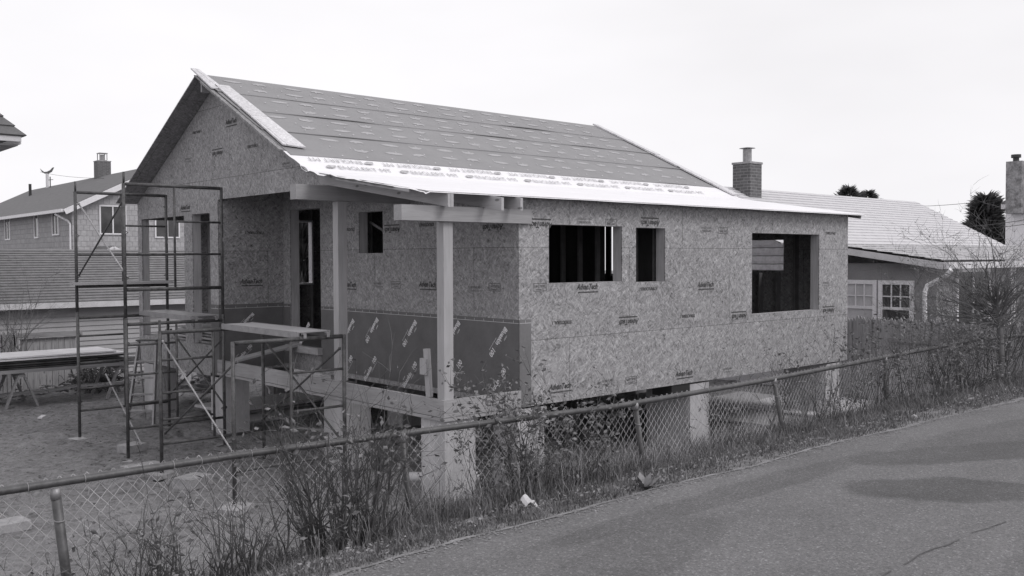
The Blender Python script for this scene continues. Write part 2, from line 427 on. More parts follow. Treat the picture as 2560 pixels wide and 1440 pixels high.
# ================================================================== THE UNFINISHED HOUSE
H = thing('unfinished_house', (4.7, 4.5, 0), 'unfinished house sheathed in bare strand board, raised on square concrete piers', 'house')
def roof_und(y):  # underside of deck for the wall tops
    if y <= 2.5: return 4.2 + .154 * (y - 2.5) - .035
    if y <= 6.2: return 4.2 + .5 * (y - 2.5) - .035
    return 6.05 - .5 * (y - 6.2) - .035
ZB = 1.06
W1 = (1.755, 3.203, 2.66, 3.445); W2 = (3.506, 4.168, 2.64, 3.435); W3 = (6.415, 8.512, 2.045, 3.40)
front_holes = [W1, W2, W3]
mb = MB(); slab_wall(mb, 'y', 0, 1, 1.22, 9.52, ZB, roof_und(0), front_holes, 0, .016)
wf = mb.build('wall', M['osb_y'], H); wf['label'] = 'long front wall with three openings and printed sheathing'
mb = MB(); studs_wall(mb, 'y', 0, 1, 1.22, 9.5, ZB, roof_und(0) - .01, front_holes, .018, .157)
mb.build('wall_framing', M['wood_z'], H)
for h in front_holes:
    mb = MB(); liner(mb, 'y', 0, 1, h, .018, .175); mb.build('window_frame', M['wood_z'], H)
# mull stud inside W1
# recess wall X=1.22
DOOR = (5.0, 6.04, 1.49, 3.86); WR = (3.12, 3.80, 3.085, 3.735)
rh = [DOOR, WR]
mb = MB(); slab_wall(mb, 'x', 1.22, 1, .0165, 6.3, ZB, roof_und, rh, 0, .016, (2.5, 6.2))
wr = mb.build('wall', M['osb_x'], H); wr['label'] = 'recessed porch wall with the doorway'
mb = MB(); studs_wall(mb, 'x', 1.22, 1, .18, 6.28, ZB, roof_und, rh, .018, .157); mb.build('wall_framing', M['wood_z'], H)
tb(lambda b: liner(b, 'x', 1.22, 1, DOOR, .018, .175, bottom=False), 'door_frame', M['wood_z'], H)
tb(lambda b: liner(b, 'x', 1.22, 1, WR, .018, .165), 'window_frame', M['wood_z'], H)
# return wall Y=6.3 (faces -Y), X 0..1.2
mb = MB(); slab_wall(mb, 'y', 6.3, 1, .018, 1.218, ZB, roof_und(6.3), [], 0, .016)
wt = mb.build('wall', M['osb_y'], H); wt['label'] = 'short return wall of the porch recess'
# gable wall X=0
OPEN = (7.72, 9.80, 1.5, 3.79); DR2 = (6.62, 7.36, 1.5, 3.80)
mb = MB()
slab_wall(mb, 'x', 0, 1, 6.3, 10.0, .97, roof_und, [OPEN, DR2], 0, .016)
slab_wall(mb, 'x', 0, 1, 2.66, 6.3, 4.012, roof_und, [], 0, .016, (6.2,))
wg = mb.build('wall', M['osb_x'], H); wg['label'] = 'gable end wall, open below its upper triangle'
mb = MB(); slab_wall(mb, 'x', 0, 1, 2.66, 6.29, 4.03, lambda u: 4.2, [], .018, .13); mb.build('header', M['wood_y'], H)
tb(lambda b: liner(b, 'x', 0, 1, DR2, .018, .16, bottom=False), 'door_frame', M['wood_z'], H)
tb(lambda b: (b.box((.018, 7.40, 1.5), (.15, 7.71, 3.79)), b.box((.018, 9.81, 1.5), (.15, 9.985, 3.79))), 'corner_post', M['wood_z'], H)
tb(lambda b: b.box((.018, 7.4, 3.8), (.15, 9.98, 3.95)), 'header', M['dark_wood'], H)
# left wall Y=10, back wall X=9.52
LO = [(.16, 1.25, 1.5, 3.79)]
c0 = onY(744, 555, 10); c1 = onY(762, 707, 10)
LO.append((c0.x - .15, c1.x + .1, max(c1.z, 1.7), c0.z))
mb = MB(); slab_wall(mb, 'y', 10, -1, .018, 9.52, ZB, roof_und(9.95) - .02, LO, 0, .016)
w_ = mb.build('wall', M['osb_y'], H); w_['label'] = 'rear side wall, seen only through the openings'
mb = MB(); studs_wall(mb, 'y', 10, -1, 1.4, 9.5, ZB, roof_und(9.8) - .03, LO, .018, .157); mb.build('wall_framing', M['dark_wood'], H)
tb(lambda b: liner(b, 'y', 10, -1, LO[1], .018, .16), 'window_frame', M['white'], H)
b0 = onX(1884, 601, 9.5); b1 = onX(1959, 676, 9.5)
BO = [(b1.y, b0.y + .25, b1.z, b0.z)]
g0 = onX(1506, 560, 9.5); g1 = onX(1536, 684, 9.5)
BO.append((g1.y, g0.y, g1.z, g0.z))
mb = MB(); slab_wall(mb, 'x', 9.52, -1, .018, 9.98, ZB, roof_und, BO, 0, .016, (2.5, 6.2))
w_ = mb.build('wall', M['osb_x'], H); w_['label'] = 'far end wall, seen through the wide front opening'
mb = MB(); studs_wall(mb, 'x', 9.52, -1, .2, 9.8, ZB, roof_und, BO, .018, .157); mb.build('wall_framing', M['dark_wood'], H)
# floor, floor rim, ceiling joists, partitions added to darken the interior
tb(lambda b: (b.box((1.24, .02, 1.33), (9.49, 9.97, 1.36)), b.box((.02, 6.33, 1.47), (1.22, 9.96, 1.495))), 'floor', M['dark_wood'], H)
mb = MB(); mb.box((1.3, .2, 1.065), (9.4, .24, 1.325)); mb.box((1.3, 4.9, 1.065), (9.4, 4.95, 1.325)); mb.box((1.3, 9.6, 1.065), (9.4, 9.64, 1.325))
for i in range(20): mb.box((1.5 + i * .4, .25, 1.1), (1.54 + i * .4, 9.55, 1.32))
mb.build('floor_joists', M['dark_wood'], H)
gp = onX(1521, 620, 4.41).y
for args in (('x', 4.3, 1, .3, gp - .14, 1.37, 3.74, []), ('x', 4.3, 1, gp + .14, 5.8, 1.37, 3.8, []), ('y', 3.4, 1, 1.5, 6.1, 1.37, 3.9, []), ('y', 3.4, 1, 7.6, 9.2, 1.37, 3.9, []), ('y', 6.4, 1, 4.6, 9.2, 1.37, 4.1, [])):
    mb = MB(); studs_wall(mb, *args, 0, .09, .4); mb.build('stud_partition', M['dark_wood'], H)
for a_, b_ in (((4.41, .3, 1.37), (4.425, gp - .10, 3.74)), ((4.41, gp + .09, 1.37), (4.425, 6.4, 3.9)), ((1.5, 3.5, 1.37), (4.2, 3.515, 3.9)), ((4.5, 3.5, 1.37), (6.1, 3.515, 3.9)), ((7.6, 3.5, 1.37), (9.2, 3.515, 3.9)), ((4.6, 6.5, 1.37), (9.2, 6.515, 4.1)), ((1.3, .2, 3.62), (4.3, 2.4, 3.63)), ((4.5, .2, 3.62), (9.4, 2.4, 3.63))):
    tb(lambda b: b.box(a_, b_), 'sheathed_partition', M['darkboard'], H)  # near-black boards added inside to keep the openings dark
for a_, b_, w_s in ((onY(1925, 690, 3.2), onY(1925, 800, 3.2), .1), (onY(1966, 590, 2.0), onY(1966, 800, 2.0), .12), (onY(2003, 600, 1.2), onY(1982, 800, 1.2), .12), (Vector((1.5, 3.9, 3.6)), Vector((2.3, 2.4, 2.6)), .1)):
    tb(lambda b: b.beam(a_, b_, w_s, .04), 'brace_board', M['dark_wood'], H)
q0 = onX(1516, 560, 9.45); q1 = onX(1527, 684, 9.45)
tb(lambda b: b.box((9.42, q1.y, q1.z - .3), (9.48, q0.y, q0.z + .2)), 'stud', M['dark_wood'], H)
# membrane on lower walls (with reveal line)
MEMZ = 2.20
def mem(b):
    slab_wall(b, 'x', 1.22, -1, -.006, 6.29, 1.14, MEMZ, [(4.99, 6.3, 1.0, 3.9)], .003, .006)
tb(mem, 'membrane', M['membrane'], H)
mb = MB(); slab_wall(mb, 'x', 1.22, -1, 6.05, 6.29, 1.14, MEMZ, [], .0035, .006)
slab_wall(mb, 'y', 6.3, -1, -.006, 1.21, 1.1, MEMZ + .02, [], .003, .006)
slab_wall(mb, 'x', 0, -1, 6.297, 6.60, 1.0, MEMZ + .02, [], .003, .006)
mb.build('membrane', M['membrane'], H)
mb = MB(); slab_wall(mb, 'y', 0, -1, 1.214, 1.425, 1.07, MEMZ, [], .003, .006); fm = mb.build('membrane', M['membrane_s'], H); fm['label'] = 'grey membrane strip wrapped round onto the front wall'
# thin white lines with ticks near the membrane top
mb = MB()
def ticks(axis, off, a, b):
    slab_wall(mb, axis, off, -1, a, b, MEMZ - .05, MEMZ - .044, [], .008, .0095)
    u = a + .1
    while u < b:
        slab_wall(mb, axis, off, -1, u, u + .005, MEMZ - .043, MEMZ - .012, [], .008, .0095); u += .2
ticks('x', 1.22, 0, 4.99); ticks('x', 1.22, 6.06, 6.28); ticks('y', 6.3, 0, 1.2); ticks('x', 0, 6.3, 6.6); ticks('y', 0, 1.22, 1.42)
mb.build('printed_line', M['line'], H)
# blueskin lettering
mw = MB(); mg = MB()
UX = (0, -1, 0); UZ = (0, 0, 1)
for px, py in [(869, 832), (928, 830), (1022, 838), (1128, 842), (1243, 860), (760, 838)]:
    p = onX(px, py, 1.2095); blueskin(mw, mg, p, UX, UZ, math.radians(50) + PI)
for px, py in [(868, 915), (927, 918), (1026, 933), (1137, 930), (1245, 952), (765, 905), (790, 915)]:
    p = onX(px, py, 1.2095); 
    if 5.0 > p.y or p.y > 5.9: blueskin(mw, mg, p, UX, UZ, math.radians(50))
for px, py, fl in [(612, 806, 1), (612, 880, 0), (715, 810, 1), (716, 890, 0)]:
    p = onY(px, py, 6.2895); 
    if .12 < p.x < 1.05: blueskin(mw, mg, p, (1, 0, 0), UZ, math.radians(42) + PI * fl, .42)
mw.build('printed_lettering', M['white_ink'], H); mg.build('printed_lettering', M['grey_ink2'], H)
# strand board prints
def prints(wall, plane, k, u, items):
    mb1 = MB(); mb2 = MB()
    for kind, px, py, fl in items:
        p = (onY if plane == 'y' else onX)(px, py, k)
        f = dict(L=logo, S=structural, T=lifetime, E=smallprint)[kind]
        f(mb1 if kind in 'LS' else mb2, p, u, UZ, fl)
    if mb1.v: mb1.build('printed_lettering', M['ink'], wall)
    if mb2.v: mb2.build('printed_lettering', M['ink_soft'], wall)
prints(wf, 'y', -.004, (1, 0, 0), [('L', 1353, 560, 1), ('L', 1468, 719, 0), ('L', 1764, 713, 0), ('L', 1573, 803, 1), ('L', 1849, 789, 1), ('L', 1400, 968, 0), ('L', 1710, 935, 0), ('L', 2072, 775, 1), ('L', 1627, 556, 1),
    ('S', 1405, 806, 1), ('S', 1622, 722, 0), ('S', 1719, 790, 1), ('S', 2076, 583, 1), ('T', 1350, 718, 0), ('E', 1520, 955, 0), ('T', 1578, 950, 0), ('E', 1766, 574, 1), ('T', 1808, 576, 1), ('E', 1820, 925, 0), ('E', 2066, 710, 0), ('E', 1460, 552, 1), ('T', 1528, 557, 1)])
prints(wr, 'x', 1.216, UX, [('S', 872, 574, 1), ('S', 1066, 562, 1), ('L', 981, 573, 1), ('L', 1232, 566, 1), ('L', 872, 713, 0), ('L', 1068, 713, 0), ('T', 1236, 718, 0), ('E', 1190, 722, 0), ('E', 945, 712, 0), ('T', 990, 712, 0)])
prints(wt, 'y', 6.296, (1, 0, 0), [('S', 637, 582, 1), ('L', 628, 705, 0)])
prints(wg, 'x', -.004, UX, [('L', 577, 305, 0), ('S', 492, 330, 0), ('S', 631, 365, 0), ('L', 544, 382, 1), ('L', 463, 520, 0), ('E', 462, 470, 1), ('E', 715, 412, 0), ('E', 470, 400, 0)])

# porch posts and beams
PS = []
mb = MB(); mb.box((.0, .0, 1.285), (.14, .068, 3.44)); mb.box((.002, .0715, 1.285), (.138, .14, 3.44)); mb.build('post', M['post'], H)
mb = MB(); mb.box((.0, 2.41, 1.285), (.14, 2.478, 3.80)); mb.box((.002, 2.4815, 1.285), (.138, 2.55, 3.80)); mb.build('post', M['post'], H)
mb = MB(); mb.box((-.65, 2.40, 3.805), (1.21, 2.56, 4.01)); mb.build('beam', M['beam'], H)
mb = MB(); mb.box((-.65, -.06, 3.443), (1.395, .1, 3.625)); b_ = mb.build('beam', M['beam'], H)
# let the beam run over the corner of the front wall face
# rafters
def raf(x, ytail, yt=2.64):
    b = MB(); z = lambda y: 4.2 + .154 * (y - 2.5) - .02
    d = .155
    b.hexa([(x, ytail, z(ytail) - d), (x + .04, ytail, z(ytail) - d), (x + .04, yt, z(yt) - d), (x, yt, z(yt) - d), (x, ytail, z(ytail)), (x + .04, ytail, z(ytail)), (x + .04, yt, z(yt)), (x, yt, z(yt))])
    return b
raf(-.10, -.22, 2.72).build('rafter', M['rafter'], H)
raf(-.055, -.22, 2.72).build('rafter', M['rafter'], H)
raf(.56, -.42).build('rafter', M['rafter'], H)
raf(.98, -.30).build('rafter', M['rafter'], H)
for i in range(8):
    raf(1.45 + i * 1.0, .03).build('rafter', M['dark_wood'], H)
for sy in (1, -1):
    for i in range(12):
        x = .3 + i * .8; b = MB(); ye = 2.55 if sy > 0 else 9.9
        zt = lambda y: 6.05 - .5 * abs(y - 6.2) - .037
        y0, y1 = (ye, 6.15) if sy > 0 else (6.25, ye)
        b.hexa([(x, y0, zt(y0) - .18), (x + .04, y0, zt(y0) - .18), (x + .04, y1, zt(y1) - .18), (x, y1, zt(y1) - .18), (x, y0, zt(y0)), (x + .04, y0, zt(y0)), (x + .04, y1, zt(y1)), (x, y1, zt(y1))])
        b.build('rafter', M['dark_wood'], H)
tb(lambda b: b.box((-.30, 6.18, 5.78), (9.3, 6.22, 6.0)), 'ridge_board', M['wood_x'], H)
# roof decks
XR0, XR1 = 9.38, 9.74
tb(lambda b: b.slab([(-.42, 2.5, 4.2), (XR1, 2.5, 4.2), (XR0, 6.2, 6.05), (-.42, 6.2, 6.05)], .02), 'roof', M['osb_z'], H)
rfd = tb(lambda b: b.slab([(-.40, 6.21, 6.048), (XR0, 6.21, 6.048), (XR0, 10.06, 4.12), (-.40, 10.06, 4.12)], .02), 'roof', M['osb_z'], H)
tb(lambda b: b.slab([(-.40, -.2, 3.784), (9.78, -.2, 3.784), (9.75, 2.49, 4.199), (-.40, 2.49, 4.199)], .018), 'roof', M['osb_z'], H)
# underlayment courses
YC = [6.21, 5.44, 4.72, 3.94, 3.07]
def zs(y): return 6.05 - .5 * (6.2 - y)
for k in range(4):
    ya, yb = YC[k], YC[k + 1] - .04
    base = .006 + .006 * (3 - k)
    def fn(u, v, ya=ya, yb=yb, base=base, k=k):
        xe = XR0 + (6.2 - (ya + (yb - ya) * v)) / 3.7 * (XR1 - XR0) - .12
        x = -.38 + u * (xe + .38)
        y = ya + (yb - ya) * v + (.014 * noise.noise(Vector((x * 1.1, k * 5, 0))) if v > .99 else 0)
        wr_ = .003 * noise.noise(Vector((x * 1.3, y * 2, k * 3.0)))
        lift = 0
        if v > .85:
            lift = .007 + (.04 * max(0, noise.noise(Vector((x * .55, k * 7.3, 2)))) ** 1.0) * (v - .85) / .15
        return (x, y, zs(y) + base + max(wr_, 0) + lift * (v ** 4))
    b = MB(); b.grid(fn, 110, 8); b.grid(lambda u, v: (lambda p, q: (p[0], p[1] + (0.0 if v == 0 else .002), p[2] - .012 * v - 0.0))(fn(u, 1), 0), 110, 1)
    o = b.build('underlayment', M['under'], H, smooth=True)
    # dark strip drawn as the shadow line under the lap
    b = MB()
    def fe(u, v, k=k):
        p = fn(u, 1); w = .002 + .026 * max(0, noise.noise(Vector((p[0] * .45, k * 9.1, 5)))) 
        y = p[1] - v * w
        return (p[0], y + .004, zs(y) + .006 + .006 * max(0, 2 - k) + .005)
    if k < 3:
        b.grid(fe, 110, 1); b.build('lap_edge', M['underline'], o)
    # printed marks
    b = MB(); L = 0
    rhino = [(-.5, .0), (-.46, .12), (-.38, .1), (-.3, .17), (-.1, .24), (.12, .22), (.3, .2), (.42, .1), (.46, -.02), (.38, .02), (.36, -.2), (.28, -.2), (.24, -.04), (0, -.08), (-.1, -.06), (-.14, -.22), (-.22, -.2), (-.24, -.02), (-.36, -.04), (-.44, -.08)]
    leafp = [(-.5, .02), (-.35, .09), (-.1, .13), (.2, .12), (.42, .05), (.5, -.03), (.3, -.1), (0, -.13), (-.3, -.09)]
    S = Vector((0, 2, 1)).normalized(); nrm = Vector((0, -.5, 1)).normalized()
    for row in range(2):
        y = YC[k] - .2 - row * .34
        x = .15 + (row * .35 + k * .47) % .9; c = row
        while x < XR0 - .6 + (6.2 - y) * .08:
            pp = Vector((x, y, zs(y))) + nrm * (.006 + .006 * (3 - k) + .003)
            if x > .12:
                if c % 2:
                    put2d(b, rhino, [tuple(reversed(range(len(rhino))))], pp, (1, 0, 0), S, .27, random.choice((0, PI)) + random.uniform(-.1, .1), h=1.25)
                else:
                    put2d(b, leafp, [tuple(reversed(range(len(leafp))))], pp, (1, 0, 0), S, .35, random.uniform(-.08, .08), h=1.15)
            x += .50 + (.12 if c % 2 else 0); c += 1
    b.build('printed_mark', M['undermark'], o)
    b = MB(); rgc = random.Random(k)
    for yy in (YC[k + 1] + .05, YC[k + 1] + .38):
        x = .2 + .1 * k
        while x < XR0 - .3 + (6.2 - yy) * .07:
            y_ = yy + rgc.uniform(-.03, .03); pp = Vector((x, y_, zs(y_))) + nrm * (.012 + .006 * (3 - k) + (.012 if yy < YC[k + 1] + .1 else 0))
            b.tube([pp, pp + nrm * .004], .013, 6); x += rgc.uniform(.25, .6)
    b.build('fastener_caps', M['offwhite'], o)
# white membrane draped over the break and the low slope
def zlow(y): return 4.2 + .154 * (y - 2.5) if y < 2.5 else zs(y)
def fw_(u, v):
    yy = [3.16, 3.0, 2.85, 2.7, 2.58, 2.5, 2.42, 2.2, 1.9, 1.6, 1.3, 1.0, .7, .4, .15, 0, -.12, -.215]
    i = v * (len(yy) - 1); i0 = min(int(i), len(yy) - 2); y = yy[i0] + (yy[i0 + 1] - yy[i0]) * (i - i0)
    rag = .03 * noise.noise(Vector((3, y * 3.1, 0))) + .02 * noise.noise(Vector((9, y * 11, 0)))
    xl = -.43 + rag; xr = (9.70 if y > 2.5 else 9.80)
    x = xl + u * (xr - xl)
    z = zlow(y) + (.002 if y > 2.98 else .008 + max(0, .007 * noise.noise(Vector((x * 1.1, y * 5, 1))))) + (.004 if abs(y - 2.5) < .1 else 0)
    z -= .045 * max(0, 1 - (x - xl) / .05) * (1 if y < 2.7 else 0) * (.5 + noise.noise(Vector((1, y * 4, 4))))
    if y < -.2: y += .01 * noise.noise(Vector((x * 1.5, 0, 3))); z -= .022
    return (x, y, z)
b = MB(); b.grid(fw_, 160, 34); wm = b.build('white_underlay', M['white_mem'], H, smooth=True)
# lettering on the white membrane (two rows on the steep part)
b = MB(); S = Vector((0, 2, 1)).normalized(); nrm = Vector((0, -.5, 1)).normalized()
def englert(c, flip):
    rot = PI if flip else 0
    put_text(b, 'ENGLERT MT', c, (1, 0, 0), S, .92, rot, .15, .0, (.10, 0), 1.25)
    vs = [(-.10, -.05), (.0, -.05), (.08, .01), (.1, .06), (-.02, .06), (-.08, .02)]
    put2d(b, vs, [tuple(range(6))], c, (1, 0, 0), S, 1.0, rot, (-.47, 0))
x = .52
while x < 8.6:
    englert(Vector((x, 2.66, zs(2.66))) + nrm * .022, False); x += 1.26
x = .35
while x < 8.9:
    englert(Vector((x, 2.90, zs(2.90))) + nrm * .022, True); x += 1.26
b.build('printed_lettering', M['inkgrey'], wm)
# dark strip of tar paper showing under torn left edge of the membrane
b = MB()
b.grid(lambda u, v: (-.44 - .01 * v, 1.75 - u * 1.35, zlow(1.75 - u * 1.35) - .01 - v * (.012 + .02 * abs(noise.noise(Vector((u * 5, 0, 0)))))), 20, 1)
b.build('torn_edge', M['underline'], H)
tb(lambda b: b.beam((-.415, 1.75, 4.05), (-.415, .1, 3.80), .03, .035), 'rake_strip', M['wood_y'], H)
# rake boards on top of the underlayment
tb(lambda b: b.slab([(-.36, 3.29, zs(3.29) + .055), (-.02, 3.24, zs(3.24) + .055), (-.06, 5.66, zs(5.66) + .06), (-.30, 5.66, zs(5.66) + .06)], .022), 'rake_board', M['osb_rake'], H)
tb(lambda b: b.slab([(-.43, 5.5, zs(5.5) + .045), (-.2, 5.55, zs(5.55) + .045), (-.24, 6.42, zs(6.42) + .045), (-.38, 6.42, zs(6.42) + .045)], .022), 'rake_board', M['osb_rake'], H)
tb(lambda b: b.slab([(-.47, 3.2, zs(3.2) + .004), (-.40, 3.2, zs(3.2) + .004), (-.40, 5.9, zs(5.9) + .004), (-.45, 5.9, zs(5.9) + .004)], .03), 'rake_strip', M['osb_z'], H)
tb(lambda b: b.slab([(XR1 - .16, 2.62, zs(2.62) + .06), (XR1 + .06, 2.6, zs(2.6) + .06), (XR1 - .15, 4.6, zs(4.6) + .06), (XR1 - .34, 4.6, zs(4.6) + .06)], .03), 'rake_board', M['osb_rake'], H)
tb(lambda b: b.slab([(XR1 - .34, 4.55, zs(4.55) + .075), (XR1 - .16, 4.55, zs(4.55) + .075), (XR0 - .02, 6.25, zs(6.25) + .06), (XR0 - .18, 6.25, zs(6.25) + .06)], .03), 'rake_board', M['osb_rake'], H)
tb(lambda b: b.beam((9.70, -.15, 3.74), (9.76, 2.4, 4.13), .05, .06), 'rake_strip', M['dark_wood'], H)
# deck frame
tb(lambda b: (b.box((-.04, -.04, 1.075), (0, 6.30, 1.285)), b.box((.0, .0, 1.065), (.04, 6.29, 1.28))), 'deck_beam', M['deck'], H)
tb(lambda b: b.box((-.05, -.05, 1.03), (.05, 6.29, 1.068)), 'deck_sill', M['deck'], H)
tb(lambda b: (b.box((0, -.04, 1.075), (1.215, -.0, 1.285)), b.box((.04, .0, 1.065), (1.20, .04, 1.28))), 'deck_beam', M['deckx'], H)
tb(lambda b: b.box((.05, -.05, 1.03), (1.215, .04, 1.068)), 'deck_sill', M['deckx'], H)
tb(lambda b: b.box((1.12, 4.95, 1.38), (1.215, 6.08, 1.49)), 'door_sill', M['wood_y'], H)
# piers
def pier(x, y, mt='concrete', w=.48, top=1.03):
    b = MB(); b.box((x, y, -.1), (x + w, y + (.88 if y == .02 and x > 2 else w), top)); 
    return b.build('pier', M[mt], H)
for x, y in [(0, 0.0), (1.2, .02), (4.80, .02), (8.80, .02), (0, 2.36), (0, 6.18), (0, 9.3), (4.8, 4.6), (8.8, 4.6), (2.6, 4.6), (4.8, 9.2), (8.8, 9.2), (2.5, 9.2)]:
    pier(x, y, top=.95 if y > 9 else 1.03)
tb(lambda b: b.box((4.35, .02, .88), (4.78, .4, 1.055)), 'girder', M['black'], H)
tb(lambda b: b.box((1.25, 4.55, .8), (9.4, 4.75, 1.06)), 'girder', M['dark_wood'], H)

# things on the porch
b = MB(); b.beam((.0, 5.74, 1.31), (1.20, 5.76, 1.51), .26, .035); b.build('plank', M['wood_x'], loc=(0, 5.74, 1.29)); tag(bpy.data.objects['plank'], 'pale ramp plank rising from the porch deck beam to the doorway', 'plank')
b = MB(); p0 = onX(1072, 1000, .02); b.beam((.03, p0.y, 1.285), (.03, p0.y + .05, 1.88), .09, .045, (1, 0, 0)); b.obox((.0, p0.y + .06, 1.66), (.05, .13, .2)); 
o = b.build('wooden_stake', M['post'], loc=(.03, p0.y, 1.285)); tag(o, 'short upright timber stub with nailed block beside the corner porch post', 'timber')
# lumber stacked in the rear left porch
for i in range(5):
    b = MB(); z = 1.5 + .05 * i + (.01 if i else 0)
    b.obox((.55 + .03 * i, 7.75 - .1 * (i % 3), z + .02), (.9, 1.9 - .2 * (i % 2), .035), random.uniform(-.06, .06))
    o = b.build('sheathing_offcut', M['osb_z'] if i % 2 == 0 else M['wood_x'], loc=(.55, 7.75, z))
    tag(o, ['lowest', 'second lowest', 'middle', 'second highest', 'topmost'][i] + ' board of the stack on the rear porch floor behind the scaffold', 'board', 'boards stacked on the rear porch floor')

# ================================================================== GROUND, ROAD
def sm(a, b, x): t = max(0, min(1, (x - a) / (b - a))); return t * t * (3 - 2 * t)
def hground(x, y):
    zf = .80 + .28 * sm(-5.5, -1.5, x)
    if y <= -4.75: z = 1.335
    elif y <= -3.45: z = 1.335 + (zf - 1.335) * sm(-4.75, -3.3, y)
    else:
        z = zf * (1 - sm(-3.45, -1.5, y)) 
        base = 1.335 + (zf - 1.335) * sm(-4.75, -3.3, y)
        z = min(z, base) if y < -3.3 else z
    return z
def gz(x, y):
    z = hground(x, y)
    if y > -4.6:
        k = sm(-4.6, -4.0, y)
        a = noise.fractal(Vector((x * .8, y * .8, 0)), 1, 2, 4) * .055 + noise.fractal(Vector((x * 3.1, y * 3.1, 5)), 1, 2, 4) * .03
        b_ = noise.noise(Vector((x * 5.5, y * 3.2, 9))); c_ = noise.noise(Vector((x * 2.1, y * 2.7, 19)))
        z += k * (a - .085 * max(0, b_ - .05) + .025 * abs(c_))
        if y > 12: z += 0
    return z
def axis(a, b, c, d, fine, coarse):
    out = []; x = a
    while x < b: out.append(x); x += coarse
    x = b
    while x < c: out.append(x); x += fine
    x = c
    while x <= d: out.append(x); x += coarse
    return out
xs = axis(-60, -7, 12, 160, .075, 6); ys = axis(-40, -5.1, 12, 200, .075, 6)
vs = [(x, y, gz(x, y)) for y in ys for x in xs]; nx = len(xs)
fs = [(j * nx + i, j * nx + i + 1, (j + 1) * nx + i + 1, (j + 1) * nx + i) for j in range(len(ys) - 1) for i in range(nx - 1)]
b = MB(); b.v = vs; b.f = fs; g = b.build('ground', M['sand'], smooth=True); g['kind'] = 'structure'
def yedge(x): return -4.72 + .05 * noise.noise(Vector((x * .9, 0, 0))) + .02 * noise.noise(Vector((x * 4.3, 2, 0))) - (.045 * max(0, x - 1.5) if x < 20 else .83)+ (.04 * max(0, -3.2 - x))*-1
b = MB()
rx = axis(-40, -7, 12, 120, .1, 4)
for i, x in enumerate(rx): b.v += [(x, yedge(x), 1.346), (x, -14, 1.346)]
for i in range(len(rx) - 1): b.f.append((2 * i, 2 * i + 1, 2 * i + 3, 2 * i + 2))
r_ = b.build('road', M['asphalt']); r_['kind'] = 'structure'
b = MB(); xx = [-7 + i * .04 for i in range(480)]
for i, x in enumerate(xx):
    w = .012 + .05 * max(0, noise.noise(Vector((x * 1.3, 4, 0))) + .25) + .02 * noise.noise(Vector((x * 9, 4, 0)))
    w = w * (.25 + .75 * sm(-.25, .25, noise.noise(Vector((x * .8, 33, 0)))))
    w = max(w, .004)
    b.v += [(x, yedge(x) + .012 + .03 * noise.noise(Vector((x * 5, 7, 0))), 1.350), (x, yedge(x) - w, 1.351)]
for i in range(len(xx) - 1): b.f.append((2 * i, 2 * i + 1, 2 * i + 3, 2 * i + 2))
r2 = b.build('road_edge', M['edge']); r2['kind'] = 'structure'
b = MB(); 
cp = [onZ(px, py, 1.351) for px, py in [(2195, 1445), (2225, 1425), (2260, 1408), (2300, 1385), (2335, 1368), (2370, 1362), (2400, 1345), (2430, 1332), (2470, 1318), (2515, 1303), (2560, 1290), (2620, 1272)]]
for i, p in enumerate(cp):
    w = .0015 + .0035 * random.random(); j = Vector((random.uniform(-.01, .01), random.uniform(-.01, .01), 0))
    b.v += [tuple(p + j + Vector((0, w, 0))), tuple(p + j - Vector((0, w, 0)))]
for i in range(len(cp) - 1):
    if i not in (1, 6, 9): b.f.append((2 * i, 2 * i + 1, 2 * i + 3, 2 * i + 2))
r3 = b.build('road_crack', M['darkish']); r3['kind'] = 'structure'

# ================================================================== CHAIN LINK FENCE
rail = [Vector(p) for p in [(-6.6, -3.40, 1.745), (-5.33, -3.40, 1.75), (-4.3, -3.40, 1.752), (-3.07, -3.50, 1.75), (-.995, -3.69, 1.745), (1.19, -3.66, 1.76), (4.34, -3.42, 1.76), (7.37, -3.24, 1.77), (9.6, -3.45, 1.76), (12.5, -3.45, 1.76)]]
FEN = thing('chain_link_fence', (-1, -3.69, 1.0), 'low rusty chain link fence with leaning pipe posts along the road verge', 'fence')
b = MB(); b.tube(rail, .0235, 10); b.build('top_rail', M['galv'], FEN, smooth=True)
def railat(x):
    for a, c in zip(rail[:-1], rail[1:]):
        if a.x <= x <= c.x: return a.lerp(c, (x - a.x) / (c.x - a.x))
    return rail[-1]
b = MB(); p_ = .037; x = -6.5; i = 0
while x < 11.5:
    r = railat(x); pts = []
    nz = 30; dz = .041
    for k in range(nz):
        s_ = ((k + i) % 2) * p_ + .002 * random.uniform(-1, 1)
        z = r.z + .028 - k * dz
        bow = .012 * noise.noise(Vector((x * .7, z * 1.5, 0))) 
        rr = railat(x + s_ * .999)
        pts.append((x + s_, rr.y + .030 + bow + (.006 if (k + i) % 2 else 0), z))
    b.tube(pts, .0021, 3, False); x += p_; i += 1
b.build('wire_mesh', M['wire'], FEN)
